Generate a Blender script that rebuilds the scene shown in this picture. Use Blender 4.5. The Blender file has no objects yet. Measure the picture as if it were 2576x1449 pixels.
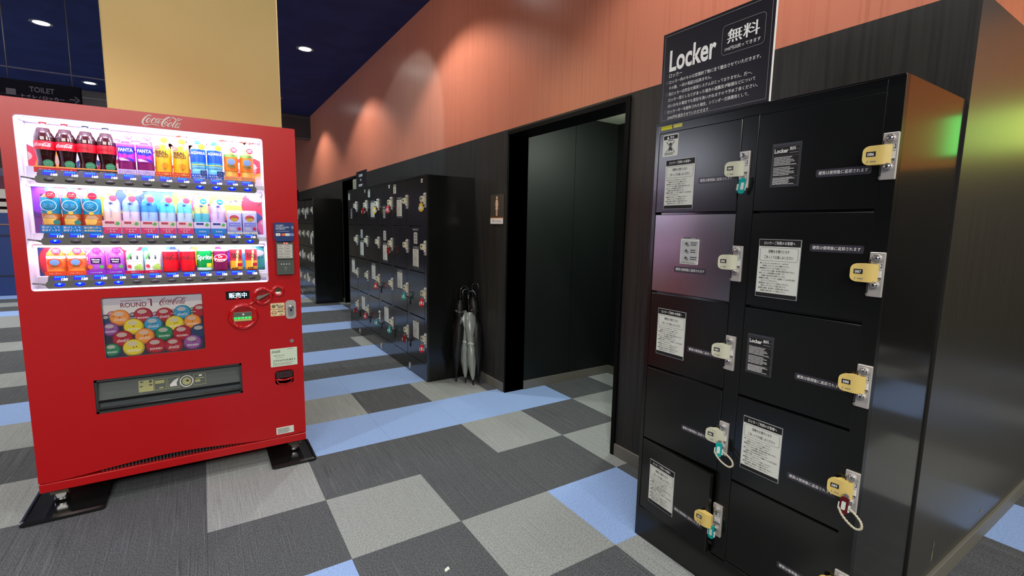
import bpy, math, random
from mathutils import Vector, Matrix
from mathutils.geometry import tessellate_polygon
random.seed(7)
sc = bpy.context.scene
COL = sc.collection
PI = math.pi
# ------------------------------------------------------------------ camera
CAM = Vector((-0.44831, -1.87561, 1.36796))
cam_data = bpy.data.cameras.new('camera'); cam_data.sensor_width = 36.0
cam_data.lens = 36.0*1208.246/2576.0; cam_data.clip_start = 0.02
cam = bpy.data.objects.new('camera', cam_data); COL.objects.link(cam)
RT, UP, FW = (0.84203661, -0.53911211, 0.01823413), (0.05273702, 0.11591682, 0.9918579), (0.53683625, 0.83421905, -0.12603737)
cam.matrix_world = Matrix(((RT[0], UP[0], -FW[0], CAM[0]), (RT[1], UP[1], -FW[1], CAM[1]), (RT[2], UP[2], -FW[2], CAM[2]), (0, 0, 0, 1)))
sc.camera = cam
# ------------------------------------------------------------------ world, exposure
w = bpy.data.worlds.new('world'); sc.world = w; w.use_nodes = True
w.node_tree.nodes['Background'].inputs[0].default_value = (0.55, 0.62, 0.8, 1)
w.node_tree.nodes['Background'].inputs[1].default_value = 0.02
sc.view_settings.view_transform = 'Standard'; sc.view_settings.look = 'None'
sc.view_settings.exposure = 0.22; sc.view_settings.gamma = 1.0; sc.view_settings.use_curve_mapping = False
sc.cycles.max_bounces = 6; sc.cycles.diffuse_bounces = 3; sc.cycles.glossy_bounces = 3
sc.cycles.transparent_max_bounces = 12; sc.cycles.transmission_bounces = 4
sc.cycles.caustics_reflective = False; sc.cycles.caustics_refractive = False
sc.cycles.sample_clamp_indirect = 4.0
CEIL = 3.61
# ceiling downlights: (x, y, power)
DOWN = [(0.80, 5.13, 98), (0.80, 2.20, 98), (0.80, -0.75, 98), (0.80, -3.7, 98), (0.80, 8.05, 110),
        (-1.89, 6.05, 98), (-1.89, 8.95, 110), (-1.89, 3.15, 98), (-1.89, 0.25, 98), (-1.89, -2.65, 98),
        (-4.6, 4.6, 130), (-4.6, 7.5, 130), (3.4, -2.9, 50), (-0.6, 12.6, 130), (-3.6, 12.0, 110)]  # last two are unseen, added to brighten the back for the locker reflections
def light(name, kind, loc, power, color=(1, 1, 1), rot=(0, 0, 0), **kw):
    d = bpy.data.lights.new(name, kind); d.energy = power; d.color = color
    for k, v in kw.items(): setattr(d, k, v)
    o = bpy.data.objects.new(name, d); o.location = loc; o.rotation_euler = rot; COL.objects.link(o); return o
for i, (x, y, p) in enumerate(DOWN):
    light('downlight_beam', 'SPOT', (x, y, CEIL-0.03), p, (1.0, 0.95, 0.86), spot_size=math.radians(122), spot_blend=0.35, shadow_soft_size=0.05)
light('restroom_lamp', 'AREA', (2.3, 0.55, 2.27), 9, (0.93, 1.0, 0.92), shape='RECTANGLE', size=0.5, size_y=0.3)
light('restroom_lamp_bulb', 'POINT', (2.35, 0.45, 2.08), 13, (0.90, 1.0, 0.86), shadow_soft_size=0.06)
light('left_fill', 'AREA', (-7.0, 7.5, 3.0), 130, (0.85, 0.88, 1.0), (0, math.radians(-70), 0), shape='RECTANGLE', size=1.0, size_y=5.0)  # unseen area fill added at left for the orange wall and far lockers
light('rear_fill', 'AREA', (-2.6, -4.4, 3.45), 300, (1.0, 0.96, 0.9), (math.radians(52), 0, 0), shape='RECTANGLE', size=5.0, size_y=1.6)  # unseen area fill added behind the camera to lift the upright faces
light('rear_fill', 'AREA', (3.8, -4.8, 3.45), 160, (1.0, 0.93, 0.82), (math.radians(50), 0, 0), shape='RECTANGLE', size=3.0, size_y=1.2)  # second added fill, brightens the end face of the right wall

d_ = Vector((1.6, 3.55, 2.25))-Vector((0.10, 2.55, 3.40))       # unseen cool spot by the column, added to lay a grey sheen on the orange wall
light('sheen_spot', 'SPOT', (0.10, 2.55, 3.40), 75, (0.30, 0.72, 0.95), tuple(d_.to_track_quat('-Z', 'Y').to_euler()), spot_size=math.radians(58), spot_blend=0.25, shadow_soft_size=0.03)
# ------------------------------------------------------------------ materials
def lin(c):
    return tuple((v/255/12.92 if v/255 <= 0.04045 else ((v/255+0.055)/1.055)**2.4) for v in c)
MATS = {}
def mat(name, rgb=(128, 128, 128), rough=0.5, metal=0.0, emit=0.0, ec=None, spec=0.5, coat=0.0, alpha=1.0, bump=0.0):
    if name in MATS: return MATS[name]
    m = bpy.data.materials.new(name); m.use_nodes = True; nt = m.node_tree; b = nt.nodes['Principled BSDF']
    c = lin(rgb)+(1,)
    b.inputs['Base Color'].default_value = c; b.inputs['Roughness'].default_value = rough
    b.inputs['Metallic'].default_value = metal; b.inputs['Specular IOR Level'].default_value = spec
    b.inputs['Coat Weight'].default_value = coat; b.inputs['Coat Roughness'].default_value = 0.08
    b.inputs['Alpha'].default_value = alpha
    if emit:
        b.inputs['Emission Color'].default_value = (lin(ec)+(1,)) if ec else c
        b.inputs['Emission Strength'].default_value = emit
    nz = nt.nodes.new('ShaderNodeTexNoise'); nz.inputs['Scale'].default_value = 35; nz.inputs['Detail'].default_value = 3
    tc = nt.nodes.new('ShaderNodeTexCoord'); nt.links.new(tc.outputs['Object'], nz.inputs['Vector'])
    mr = nt.nodes.new('ShaderNodeMapRange'); mr.inputs[3].default_value = max(0.02, rough-0.03); mr.inputs[4].default_value = min(1, rough+0.03)
    nt.links.new(nz.outputs['Fac'], mr.inputs[0]); nt.links.new(mr.outputs[0], b.inputs['Roughness'])
    if bump:
        bp = nt.nodes.new('ShaderNodeBump'); bp.inputs['Strength'].default_value = bump; bp.inputs['Distance'].default_value = 0.01
        n2 = nt.nodes.new('ShaderNodeTexNoise'); n2.inputs['Scale'].default_value = 6; n2.inputs['Detail'].default_value = 1
        nt.links.new(tc.outputs['Object'], n2.inputs['Vector'])
        nt.links.new(n2.outputs['Fac'], bp.inputs['Height']); nt.links.new(bp.outputs[0], b.inputs['Normal'])
    MATS[name] = m; return m
def noise_mat(name, c1, c2, scale, rough, stretch=(1, 1, 1), detail=4, lo=0.35, hi=0.65, bump=0.0, spec=0.5, c3=None, s3=300, coat=0.0, anis=0.0, coord='Object'):
    m = bpy.data.materials.new(name); m.use_nodes = True; nt = m.node_tree; L = nt.links; b = nt.nodes['Principled BSDF']
    if coord == 'World':
        g = nt.nodes.new('ShaderNodeNewGeometry'); src = g.outputs['Position']
    else:
        g = nt.nodes.new('ShaderNodeTexCoord'); src = g.outputs['Object']
    mp = nt.nodes.new('ShaderNodeMapping'); mp.inputs['Scale'].default_value = stretch; L.new(src, mp.inputs[0])
    nz = nt.nodes.new('ShaderNodeTexNoise'); nz.inputs['Scale'].default_value = scale; nz.inputs['Detail'].default_value = detail
    L.new(mp.outputs[0], nz.inputs['Vector'])
    mr = nt.nodes.new('ShaderNodeMapRange'); mr.inputs[1].default_value = lo; mr.inputs[2].default_value = hi; L.new(nz.outputs['Fac'], mr.inputs[0])
    mx = nt.nodes.new('ShaderNodeMix'); mx.data_type = 'RGBA'; L.new(mr.outputs[0], mx.inputs[0])
    mx.inputs[6].default_value = lin(c1)+(1,); mx.inputs[7].default_value = lin(c2)+(1,)
    out = mx.outputs[2]
    if c3 is not None:
        n3 = nt.nodes.new('ShaderNodeTexNoise'); n3.inputs['Scale'].default_value = s3; n3.inputs['Detail'].default_value = 2; L.new(src, n3.inputs['Vector'])
        r3 = nt.nodes.new('ShaderNodeMapRange'); r3.inputs[1].default_value = 0.42; r3.inputs[2].default_value = 0.62; r3.inputs[4].default_value = c3[1]; L.new(n3.outputs['Fac'], r3.inputs[0])
        m3 = nt.nodes.new('ShaderNodeMix'); m3.data_type = 'RGBA'; L.new(r3.outputs[0], m3.inputs[0]); L.new(out, m3.inputs[6]); m3.inputs[7].default_value = lin(c3[0])+(1,)
        out = m3.outputs[2]
    L.new(out, b.inputs['Base Color']); b.inputs['Roughness'].default_value = rough; b.inputs['Specular IOR Level'].default_value = spec
    b.inputs['Coat Weight'].default_value = coat; b.inputs['Coat Roughness'].default_value = 0.25
    b.inputs['Anisotropic'].default_value = anis
    if bump:
        bp = nt.nodes.new('ShaderNodeBump'); bp.inputs['Strength'].default_value = bump; bp.inputs['Distance'].default_value = 0.004
        L.new(nz.outputs['Fac'], bp.inputs['Height']); L.new(bp.outputs[0], b.inputs['Normal'])
    MATS[name] = m; return m
def thin_glass(name, tint=(255, 255, 255), rough=0.03, fac=0.92):
    m = bpy.data.materials.new(name); m.use_nodes = True; nt = m.node_tree; nt.nodes.clear()
    o = nt.nodes.new('ShaderNodeOutputMaterial'); t = nt.nodes.new('ShaderNodeBsdfTransparent'); g = nt.nodes.new('ShaderNodeBsdfGlossy')
    t.inputs[0].default_value = lin(tint)+(1,); g.inputs['Roughness'].default_value = rough
    f = nt.nodes.new('ShaderNodeFresnel'); f.inputs[0].default_value = 1.35
    mx = nt.nodes.new('ShaderNodeMixShader'); nt.links.new(f.outputs[0], mx.inputs[0]); nt.links.new(t.outputs[0], mx.inputs[1]); nt.links.new(g.outputs[0], mx.inputs[2])
    nt.links.new(mx.outputs[0], o.inputs[0]); MATS[name] = m; return m

def carpet(name, c, c_dark, c_light, rib=0.5):
    m = bpy.data.materials.new(name); m.use_nodes = True; nt = m.node_tree; L = nt.links; bs = nt.nodes['Principled BSDF']
    g = nt.nodes.new('ShaderNodeNewGeometry'); col = None
    def layer(scale, stretch, lo, hi, amt, colr, prev, detail=2):
        mp = nt.nodes.new('ShaderNodeMapping'); mp.inputs['Scale'].default_value = stretch; L.new(g.outputs['Position'], mp.inputs[0])
        nz = nt.nodes.new('ShaderNodeTexNoise'); nz.inputs['Scale'].default_value = scale; nz.inputs['Detail'].default_value = detail; L.new(mp.outputs[0], nz.inputs['Vector'])
        mr = nt.nodes.new('ShaderNodeMapRange'); mr.inputs[1].default_value = lo; mr.inputs[2].default_value = hi; mr.inputs[4].default_value = amt; L.new(nz.outputs['Fac'], mr.inputs[0])
        mx = nt.nodes.new('ShaderNodeMix'); mx.data_type = 'RGBA'; L.new(mr.outputs[0], mx.inputs[0]); L.new(prev, mx.inputs[6]); mx.inputs[7].default_value = lin(colr)+(1,); return mx.outputs[2]
    rgb = nt.nodes.new('ShaderNodeRGB'); rgb.outputs[0].default_value = lin(c)+(1,)
    o1 = layer(230, (1, .6, 1), .45, .63, .85, c_dark, rgb.outputs[0], 3)
    o2 = layer(260, (1, .5, 1), .52, .68, .7, c_light, o1, 3)
    o3 = layer(9, (17, .22, 1), .60, .65, rib, c_dark, o2, 1)
    o4 = layer(8, (19, .3, 1), .62, .67, rib*.9, c_light, o3, 1)
    L.new(o4, bs.inputs['Base Color']); bs.inputs['Roughness'].default_value = .95; bs.inputs['Specular IOR Level'].default_value = .1
    MATS[name] = m; return m
carpet_dark = carpet('carpet_dark', (88, 92, 96), (56, 59, 62), (116, 120, 124), .42)
carpet_light = carpet('carpet_light', (150, 156, 156), (112, 117, 118), (178, 184, 184), .34)
carpet_blue = carpet('carpet_blue', (148, 178, 226), (120, 148, 208), (168, 196, 236), .10)
wall_orange = noise_mat('orange_laminate', (198, 122, 98), (184, 108, 85), 9, 0.3, (1, 7, 0.14), 5, 0.5, 0.75, 0.0, 0.7, coord='World')
wall_black = noise_mat('black_laminate', (44, 43, 41), (33, 32, 31), 12, 0.42, (1, 5, 0.16), 4, 0.4, 0.65, 0.0, 0.45, coord='World')
wall_end_m = noise_mat('dark_sheen_laminate', (42, 39, 30), (34, 32, 25), 12, 0.34, (5, 1, 0.16), 4, 0.4, 0.65, 0.0, 1.0, coat=.5, coord='World')
wall_end_o = noise_mat('orange_sheen_laminate', (206, 122, 86), (190, 108, 74), 9, 0.34, (4, 1, 0.14), 5, 0.5, 0.75, coord='World')
ceil_m = noise_mat('navy_ceiling', (46, 58, 112), (40, 51, 100), 3, 0.8, (1, 1, 1), 2, 0.4, 0.6, 0.0, 0.2, coord='World')
col_m = noise_mat('yellow_paint', (238, 216, 148), (232, 210, 142), 2, 0.7, (1, 1, 1), 2, 0.3, 0.7, 0.0, 0.3, coord='World')
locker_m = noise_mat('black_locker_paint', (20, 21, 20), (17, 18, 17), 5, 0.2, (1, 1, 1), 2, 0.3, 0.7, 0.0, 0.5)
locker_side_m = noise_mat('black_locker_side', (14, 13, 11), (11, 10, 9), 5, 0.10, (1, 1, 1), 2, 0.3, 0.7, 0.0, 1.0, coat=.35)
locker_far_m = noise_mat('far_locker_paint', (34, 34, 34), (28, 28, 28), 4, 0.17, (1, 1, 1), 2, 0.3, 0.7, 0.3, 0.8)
dent_m = noise_mat('dented_locker_paint', (30, 30, 31), (27, 27, 28), 3.2, 0.2, (1, 1, 1), 0, 0.3, 0.7, 1.0, 1.0, coat=1.0)
dent_m.node_tree.nodes['Principled BSDF'].inputs['IOR'].default_value = 2.3
red_m = mat('vending_red', (176, 10, 16), 0.32, spec=0.5)
red_dk = mat('vending_red_edge', (140, 12, 14), 0.35)
red_gl = mat('vending_red_gloss', (178, 12, 18), 0.12, coat=0.6)
black = mat('matte_black', (10, 10, 10), 0.6)
black_g = mat('gloss_black', (12, 12, 12), 0.12)
gray_dk = mat('dark_gray_plastic', (52, 54, 56), 0.35)
gray_md = mat('mid_gray_plastic', (98, 98, 98), 0.4)
steel = mat('satin_steel', (200, 198, 194), 0.28, 0.9)
steel_l = mat('plate_silver', (186, 182, 178), 0.38, 0.35)
chrome = mat('chrome', (200, 200, 200), 0.24, 1.0)
cream = mat('cream_handle', (198, 200, 176), 0.4)
cream_y = mat('yellow_cream_handle', (218, 192, 112), 0.4)
paper = mat('paper_white', (212, 216, 208), 0.6)
ink = mat('ink_black', (14, 14, 15), 0.6)
inkw = mat('ink_white', (236, 236, 234), 0.6)
inkg = mat('ink_gray', (120, 122, 122), 0.6)
lab_dk = mat('label_smoke', (52, 50, 60), 0.35)
base_m = mat('baseboard_gray', (104, 103, 96), 0.5)
W = mat('display_white', (236, 232, 242), 0.5)
alc_w = mat('restroom_ceiling_white', (206, 212, 188), 0.7)
glass_m = thin_glass('thin_glass')
clearv = mat('clear_vinyl', (176, 186, 178), 0.2, alpha=0.6, spec=0.7)
led_w = mat('led_diffuser', (235, 236, 255), 0.5, emit=2.6, ec=(226, 228, 255))
down_e = mat('downlight_lens', (255, 255, 250), 0.5, emit=14.0)
# ------------------------------------------------------------------ mesh builder
TXT = {}
def text_data(body, bold=0.0, res=None):
    bold = min(bold, .024) if body.isascii() else 0.0; res = res or (4 if len(body) < 9 and body.isascii() else 2 if len(body) < 4 else 1); k = (body, bold)
    if k not in TXT:
        c = bpy.data.curves.new('tmp', 'FONT'); c.body = body; c.resolution_u = res; c.offset = bold
        o = bpy.data.objects.new('tmp', c); COL.objects.link(o); bpy.context.view_layer.update()
        m = bpy.data.meshes.new_from_object(o.evaluated_get(bpy.context.evaluated_depsgraph_get()))
        vs = [(v.co.x, v.co.y) for v in m.vertices]; fs = [tuple(p.vertices) for p in m.polygons]
        bpy.data.objects.remove(o); bpy.data.curves.remove(c); bpy.data.meshes.remove(m)
        if not vs: vs = [(0, 0)]; fs = []
        x0 = min(v[0] for v in vs); x1 = max(v[0] for v in vs)
        TXT[k] = ([(v[0]-x0, v[1]) for v in vs], fs, max(1e-6, x1-x0))
    return TXT[k]
LOGO=[[[191,268,18],[210,293,18],[185,312,22],[146,293,25],[89,242,32],[38,178,42],[6,115,45],[0,64,41],[19,19,30],[57,0,21],[127,19,16],[210,45,15],[274,45,24],[325,38,22],[382,19,12],[414,6,3]],[[166,223,22],[121,178,30],[96,121,32],[102,83,24],[140,96,15],[178,146,12],[197,197,13],[178,223,18]],[[185,217,10],[204,191,9],[236,185,6]],[[306,191,14],[325,210,14],[306,236,18],[268,204,27],[223,146,31],[210,102,24],[236,83,13],[280,108,10],[318,153,8]],[[414,229,14],[376,223,18],[338,178,27],[306,121,29],[318,96,18],[363,134,11],[420,210,11]],[[439,236,22],[408,172,25],[369,108,25],[389,89,15],[420,121,9],[452,166,6]],[[465,223,18],[503,223,18]],[[694,293,10],[707,268,9],[688,223,10],[650,197,11],[618,204,10],[611,236,9],[643,280,10],[688,306,14]],[[726,306,13],[675,312,18],[611,287,28],[541,210,40],[484,127,45],[465,64,41],[478,19,26],[522,19,14],[567,57,11],[605,115,12],[599,153,18],[573,159,22],[541,108,25],[522,70,16]],[[694,312,11],[764,306,24],[822,268,27],[879,242,21],[936,261,18],[975,287,11],[1000,306,3]],[[701,159,21],[656,121,28],[611,57,30],[624,19,19],[662,38,12],[707,102,11],[720,146,15],[694,159,18]],[[917,306,12],[885,293,18],[834,229,27],[771,134,32],[726,51,29],[739,19,17],[777,38,10],[809,83,8]],[[924,306,9],[911,255,8],[866,185,6],[803,96,5]],[[917,146,14],[879,146,18],[828,102,26],[796,45,27],[815,13,16],[860,57,10],[917,134,11]],[[936,159,21],[898,96,24],[866,38,23],[879,13,13],[924,51,5]]]
def catmull(P, n):
    out = []
    for i in range(len(P)-1):
        p0, p1, p2, p3 = P[max(i-1, 0)], P[i], P[i+1], P[min(i+2, len(P)-1)]
        for k in range(n):
            t = k/n
            out.append(tuple(0.5*((2*b)+(-a+c)*t+(2*a-5*b+4*c-d)*t*t+(-a+3*b-3*c+d)*t**3) for a, b, c, d in zip(p0, p1, p2, p3)))
    out.append(tuple(P[-1])); return out
CURV = False
class B:
    def __init__(s): s.v = []; s.f = []; s.mi = []; s.mats = []; s.sm = []
    def idx(s, m):
        if m not in s.mats: s.mats.append(m)
        return s.mats.index(m)
    def add(s, vs, fs, m, smooth=False):
        vs = list(vs)
        if CURV and len(fs) == 1 and len(vs) >= 4:                 # a convex patch lying on a round bottle: cut into strips that follow the curve
            ys = [v[1] for v in vs]
            if max(ys)-min(ys) > .0002 and min(ys) < -.015:
                R2 = sum(v[0]**2+v[1]**2 for v in vs)/len(vs); x0, x1 = min(v[0] for v in vs), max(v[0] for v in vs); n = 9; V_ = []
                for i in range(n+1):
                    x = x0+(x1-x0)*min(max(i/n, .002), .998); zs = []
                    for a, b_ in zip(vs, vs[1:]+vs[:1]):
                        if (a[0]-x)*(b_[0]-x) <= 0 and abs(a[0]-b_[0]) > 1e-9: zs.append(a[2]+(b_[2]-a[2])*(x-a[0])/(b_[0]-a[0]))
                    y = -math.sqrt(max(0, R2-x*x))-.0002; V_ += [(x, y, min(zs)), (x, y, max(zs))]
                vs = V_; fs = [(2*i, 2*i+2, 2*i+3, 2*i+1) for i in range(n)]; smooth = True
        o = len(s.v); s.v += [tuple(v) for v in vs]; k = s.idx(m)
        for f in fs: s.f.append(tuple(i+o for i in f)); s.mi.append(k); s.sm.append(smooth)
        return o
    def box(s, x0, x1, y0, y1, z0, z1, m, c=0.0):
        if x0 > x1: x0, x1 = x1, x0
        if y0 > y1: y0, y1 = y1, y0
        if c <= 0:
            vs = [(x, y, z) for z in (z0, z1) for y in (y0, y1) for x in (x0, x1)]
            return s.add(vs, [(0, 2, 3, 1), (4, 5, 7, 6), (0, 1, 5, 4), (2, 6, 7, 3), (0, 4, 6, 2), (1, 3, 7, 5)], m)
        vs = []; X = (x0, x1); Y = (y0, y1); Z = (z0, z1); ix = {}
        for i in (0, 1):
            for j in (0, 1):
                for k in (0, 1):
                    dx = c if i == 0 else -c; dy = c if j == 0 else -c; dz = c if k == 0 else -c
                    ix[i, j, k, 'x'] = len(vs); vs.append((X[i], Y[j]+dy, Z[k]+dz))
                    ix[i, j, k, 'y'] = len(vs); vs.append((X[i]+dx, Y[j], Z[k]+dz))
                    ix[i, j, k, 'z'] = len(vs); vs.append((X[i]+dx, Y[j]+dy, Z[k]))
        fs = []
        def q(a): fs.append(tuple(ix[t] for t in a))
        for i in (0, 1):
            q([(i, 0, 0, 'x'), (i, 1, 0, 'x'), (i, 1, 1, 'x'), (i, 0, 1, 'x')]); q([(0, i, 0, 'y'), (1, i, 0, 'y'), (1, i, 1, 'y'), (0, i, 1, 'y')])
            q([(0, 0, i, 'z'), (1, 0, i, 'z'), (1, 1, i, 'z'), (0, 1, i, 'z')])
        for a in (0, 1):
            for b in (0, 1):
                q([(a, b, 0, 'x'), (a, b, 1, 'x'), (a, b, 1, 'y'), (a, b, 0, 'y')])
                q([(a, 0, b, 'x'), (a, 1, b, 'x'), (a, 1, b, 'z'), (a, 0, b, 'z')])
                q([(0, a, b, 'y'), (1, a, b, 'y'), (1, a, b, 'z'), (0, a, b, 'z')])
                for k in (0, 1): q([(a, b, k, 'x'), (a, b, k, 'y'), (a, b, k, 'z')])
        cx, cy, cz = (x0+x1)/2, (y0+y1)/2, (z0+z1)/2; out = []
        for f in fs:
            p = [Vector(vs[i]) for i in f]; n = (p[1]-p[0]).cross(p[2]-p[0]); ce = sum(p, Vector())/len(p)-Vector((cx, cy, cz))
            out.append(f if n.dot(ce) > 0 else f[::-1])
        return s.add(vs, out, m)
    def poly(s, pts, y, m): return s.add([(p[0], y, p[1]) for p in pts], [tuple(range(len(pts)))], m)
    def rect(s, x0, x1, z0, z1, y, m): return s.poly([(x0, z0), (x1, z0), (x1, z1), (x0, z1)], y, m)
    def prism(s, pts, y0, y1, m, mside=None, smooth=False):      # y0 front, y1 back
        n = len(pts)
        s.add([(p[0], y0, p[1]) for p in pts], [tuple(range(n))], m)
        s.add([(p[0], y1, p[1]) for p in pts], [tuple(range(n-1, -1, -1))], mside or m)
        s.add([(p[0], y0, p[1]) for p in pts]+[(p[0], y1, p[1]) for p in pts], [(i, i+n, (i+1) % n+n, (i+1) % n) for i in range(n)], mside or m, smooth)
    def rr(s, x0, x1, z0, z1, r, n=4):
        P = []
        for cx, cz, a in ((x1-r, z1-r, 0), (x0+r, z1-r, 90), (x0+r, z0+r, 180), (x1-r, z0+r, 270)):
            for k in range(n+1):
                t = math.radians(a+90*k/n); P.append((cx+r*math.cos(t), cz+r*math.sin(t)))
        return P
    def rrect(s, x0, x1, z0, z1, r, y0, y1, m, n=4, mside=None): s.prism(s.rr(x0, x1, z0, z1, r, n), y0, y1, m, mside)
    def rline(s, x0, x1, z0, z1, r, t, y, m, n=4):
        a = s.rr(x0, x1, z0, z1, r, n); b = s.rr(x0+t, x1-t, z0+t, z1-t, max(r-t, 0.0001), n); k = len(a)
        s.add([(p[0], y, p[1]) for p in a+b], [(i, (i+1) % k, (i+1) % k+k, i+k) for i in range(k)], m)
    def ell(s, cx, cz, rx, rz, y, m, n=20, clip=None):
        P = [(cx+rx*math.cos(2*PI*i/n), cz+rz*math.sin(2*PI*i/n)) for i in range(n)]
        if clip: P = [(min(max(a, clip[0]), clip[1]), min(max(b, clip[2]), clip[3])) for a, b in P]
        return s.poly(P, y, m)
    def ring(s, cx, cz, r0, r1, y, m, n=20):
        s.add([(cx+r*math.cos(2*PI*i/n), y, cz+r*math.sin(2*PI*i/n)) for r in (r1, r0) for i in range(n)], [(i, (i+1) % n, (i+1) % n+n, i+n) for i in range(n)], m)
    def holed(s, outer, holes, y0, y1, m, mh=None):
        loops = [outer]+holes
        tri = tessellate_polygon([[Vector((p[0], p[1], 0)) for p in l] for l in loops]); fl = [p for l in loops for p in l]
        ft = []
        for t in tri:
            a, b, c = [fl[i] for i in t]; A = (b[0]-a[0])*(c[1]-a[1])-(b[1]-a[1])*(c[0]-a[0])
            if abs(A) > 1e-12: ft.append(t if A > 0 else t[::-1])
        s.add([(p[0], y0, p[1]) for p in fl], ft, m); s.add([(p[0], y1, p[1]) for p in fl], [t[::-1] for t in ft], m)
        for li, l in enumerate(loops):
            n = len(l); s.add([(p[0], y0, p[1]) for p in l]+[(p[0], y1, p[1]) for p in l], [((i, i+n, (i+1) % n+n, (i+1) % n) if li == 0 else (i, (i+1) % n, (i+1) % n+n, i+n)) for i in range(n)], (mh[li-1] if isinstance(mh, list) else mh or m) if li else m)
    def lathe(s, prof, cx, cy, m, n=20, z0=0.0, mats=None, smooth=True, sy=1.0, pleat=None):
        for k in range(len(prof)-1):
            (ra, za), (rb, zb) = prof[k], prof[k+1]; vs = []
            for r, z in ((ra, za), (rb, zb)):
                for i in range(n):
                    a = 2*PI*i/n; q = r*(1+(pleat*(1 if i % 2 else -1) if pleat else 0)); vs.append((cx+q*math.cos(a), cy+q*sy*math.sin(a), z0+z))
            s.add(vs, [(i, (i+1) % n, (i+1) % n+n, i+n) for i in range(n)], mats[k] if mats else m, smooth)
    def cyl(s, cx, cz, r, y0, y1, m, n=16, r2=None, cap=None):   # axis along y, front at y0
        r2 = r if r2 is None else r2
        a = [(cx+r2*math.cos(2*PI*i/n), y0, cz+r2*math.sin(2*PI*i/n)) for i in range(n)]; b = [(cx+r*math.cos(2*PI*i/n), y1, cz+r*math.sin(2*PI*i/n)) for i in range(n)]
        s.add(a, [tuple(range(n))], cap or m); s.add(a+b, [(i, i+n, (i+1) % n+n, (i+1) % n) for i in range(n)], m, True)
    def dome(s, cx, cz, rx, rz, y0, h, m, n=16, k=4):
        for j in range(k):
            t0, t1 = PI/2*j/k, PI/2*(j+1)/k; vs = []
            for t in (t0, t1):
                for i in range(n):
                    a = 2*PI*i/n; vs.append((cx+rx*math.cos(t)*math.cos(a), y0-h*math.sin(t), cz+rz*math.cos(t)*math.sin(a)))
            s.add(vs, [(i, (i+1) % n, (i+1) % n+n, i+n) for i in range(n)], m, True)
    def torus(s, cx, cz, R, r, y, m, n=28, k=8, sq=1.0):
        vs = [(cx+(R+r*math.cos(b))*math.cos(a), y-r*sq*math.sin(b), cz+(R+r*math.cos(b))*math.sin(a)) for a in [2*PI*i/n for i in range(n)] for b in [2*PI*j/k for j in range(k)]]
        s.add(vs, [(i*k+j, ((i+1) % n)*k+j, ((i+1) % n)*k+(j+1) % k, i*k+(j+1) % k) for i in range(n) for j in range(k)], m, True)
    def tube(s, pts, r, m, n=8, rads=None, pleat=0, closed=True):
        P = [Vector(p) for p in pts]; vs = []; N = len(P); up = None
        for i, p in enumerate(P):
            t = (P[min(i+1, N-1)]-P[max(i-1, 0)]).normalized()
            if up is None: up = t.orthogonal().normalized()
            up = (up-t*up.dot(t)).normalized(); bn = t.cross(up); rr = rads[i] if rads else r
            for j in range(n):
                a = 2*PI*j/n; q = rr*(1+pleat*(1 if j % 2 else -1)); vs.append(p+(up*math.cos(a)+bn*math.sin(a))*q)
        fs = [(i*n+j, (i*n)+(j+1) % n, (i+1)*n+(j+1) % n, (i+1)*n+j) for i in range(N-1) for j in range(n)]
        if closed: fs += [tuple(range(n-1, -1, -1)), tuple(range((N-1)*n, N*n))]
        s.add(vs, fs, m, True)
    def text(s, body, x, z, h, y, m, w=None, al='l', bold=0.0, slant=0.0, fn=None):
        vs, fs, tw = text_data(body, bold); sx = (w/tw) if w else h
        x0 = x if al == 'l' else (x-tw*sx/2 if al == 'c' else x-tw*sx)
        P = [(x0+a*sx+slant*b*h, b*h+z) for a, b in vs]
        if bold and not body.isascii():
            o = bold*h*.55; e = .00006
            for k, dx in enumerate((-o, o)): s.add([(p[0]+dx, (fn(p[0]+dx, p[1]) if fn else y)-e*(k+1), p[1]) for p in P], fs, m)
        return s.add([(p[0], fn(p[0], p[1]) if fn else y, p[1]) for p in P], fs, m)
    def logo(s, x, z, w, y, m, fn=None, n=3):
        for st in LOGO:
            P = catmull([(x+a/1000*w, z+b/1000*w, c/1000*w*0.5) for a, b, c in st], n); vs = []
            for i, p in enumerate(P):
                a, b = P[max(i-1, 0)], P[min(i+1, len(P)-1)]; dx, dz = b[0]-a[0], b[1]-a[1]; l = math.hypot(dx, dz) or 1
                for sg in (1, -1): vs.append((p[0]-sg*dz/l*p[2], p[1]+sg*dx/l*p[2]))
            V = [(v[0], fn(*v) if fn else y, v[1]) for v in vs]
            s.add(V, [(2*i, 2*i+1, 2*i+3, 2*i+2) for i in range(len(P)-1)], m)
    def bars(s, x, z, w, h, y, m, rows, seed=1, fill=0.5, nseg=9):
        R = random.Random(seed)
        for r in range(rows):
            zz = z+h-(r+0.75)*h/rows; L = w*R.uniform(0.7, 1.0); xx = x
            while xx < x+L:
                l = min(R.uniform(0.4, 1.6)*w/nseg, x+L-xx); s.rect(xx, xx+l, zz, zz+h/rows*fill, y, m); xx += l+w*0.012
    def mesh(s, name, off=(0, 0, 0)):
        me = bpy.data.meshes.new(name); me.from_pydata([(v[0]-off[0], v[1]-off[1], v[2]-off[2]) for v in s.v], [], s.f)
        for m in s.mats: me.materials.append(m)
        me.polygons.foreach_set('material_index', s.mi); me.polygons.foreach_set('use_smooth', s.sm); me.update(); return me
def P(name, b, parent=None, loc=(0, 0, 0), rz=0, label=None, off=(0, 0, 0)):
    me = b.mesh(name, off) if isinstance(b, B) else b
    o = bpy.data.objects.new(name, me); COL.objects.link(o); o.location = loc; o.rotation_euler = (0, 0, rz)
    if parent is not None: o.parent = parent
    if label: o['label'] = label
    return o
def tag(o, label, cat, group=None, kind=None):
    o['label'] = label; o['category'] = cat
    if group: o['group'] = group
    if kind: o['kind'] = kind
    return o
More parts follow.
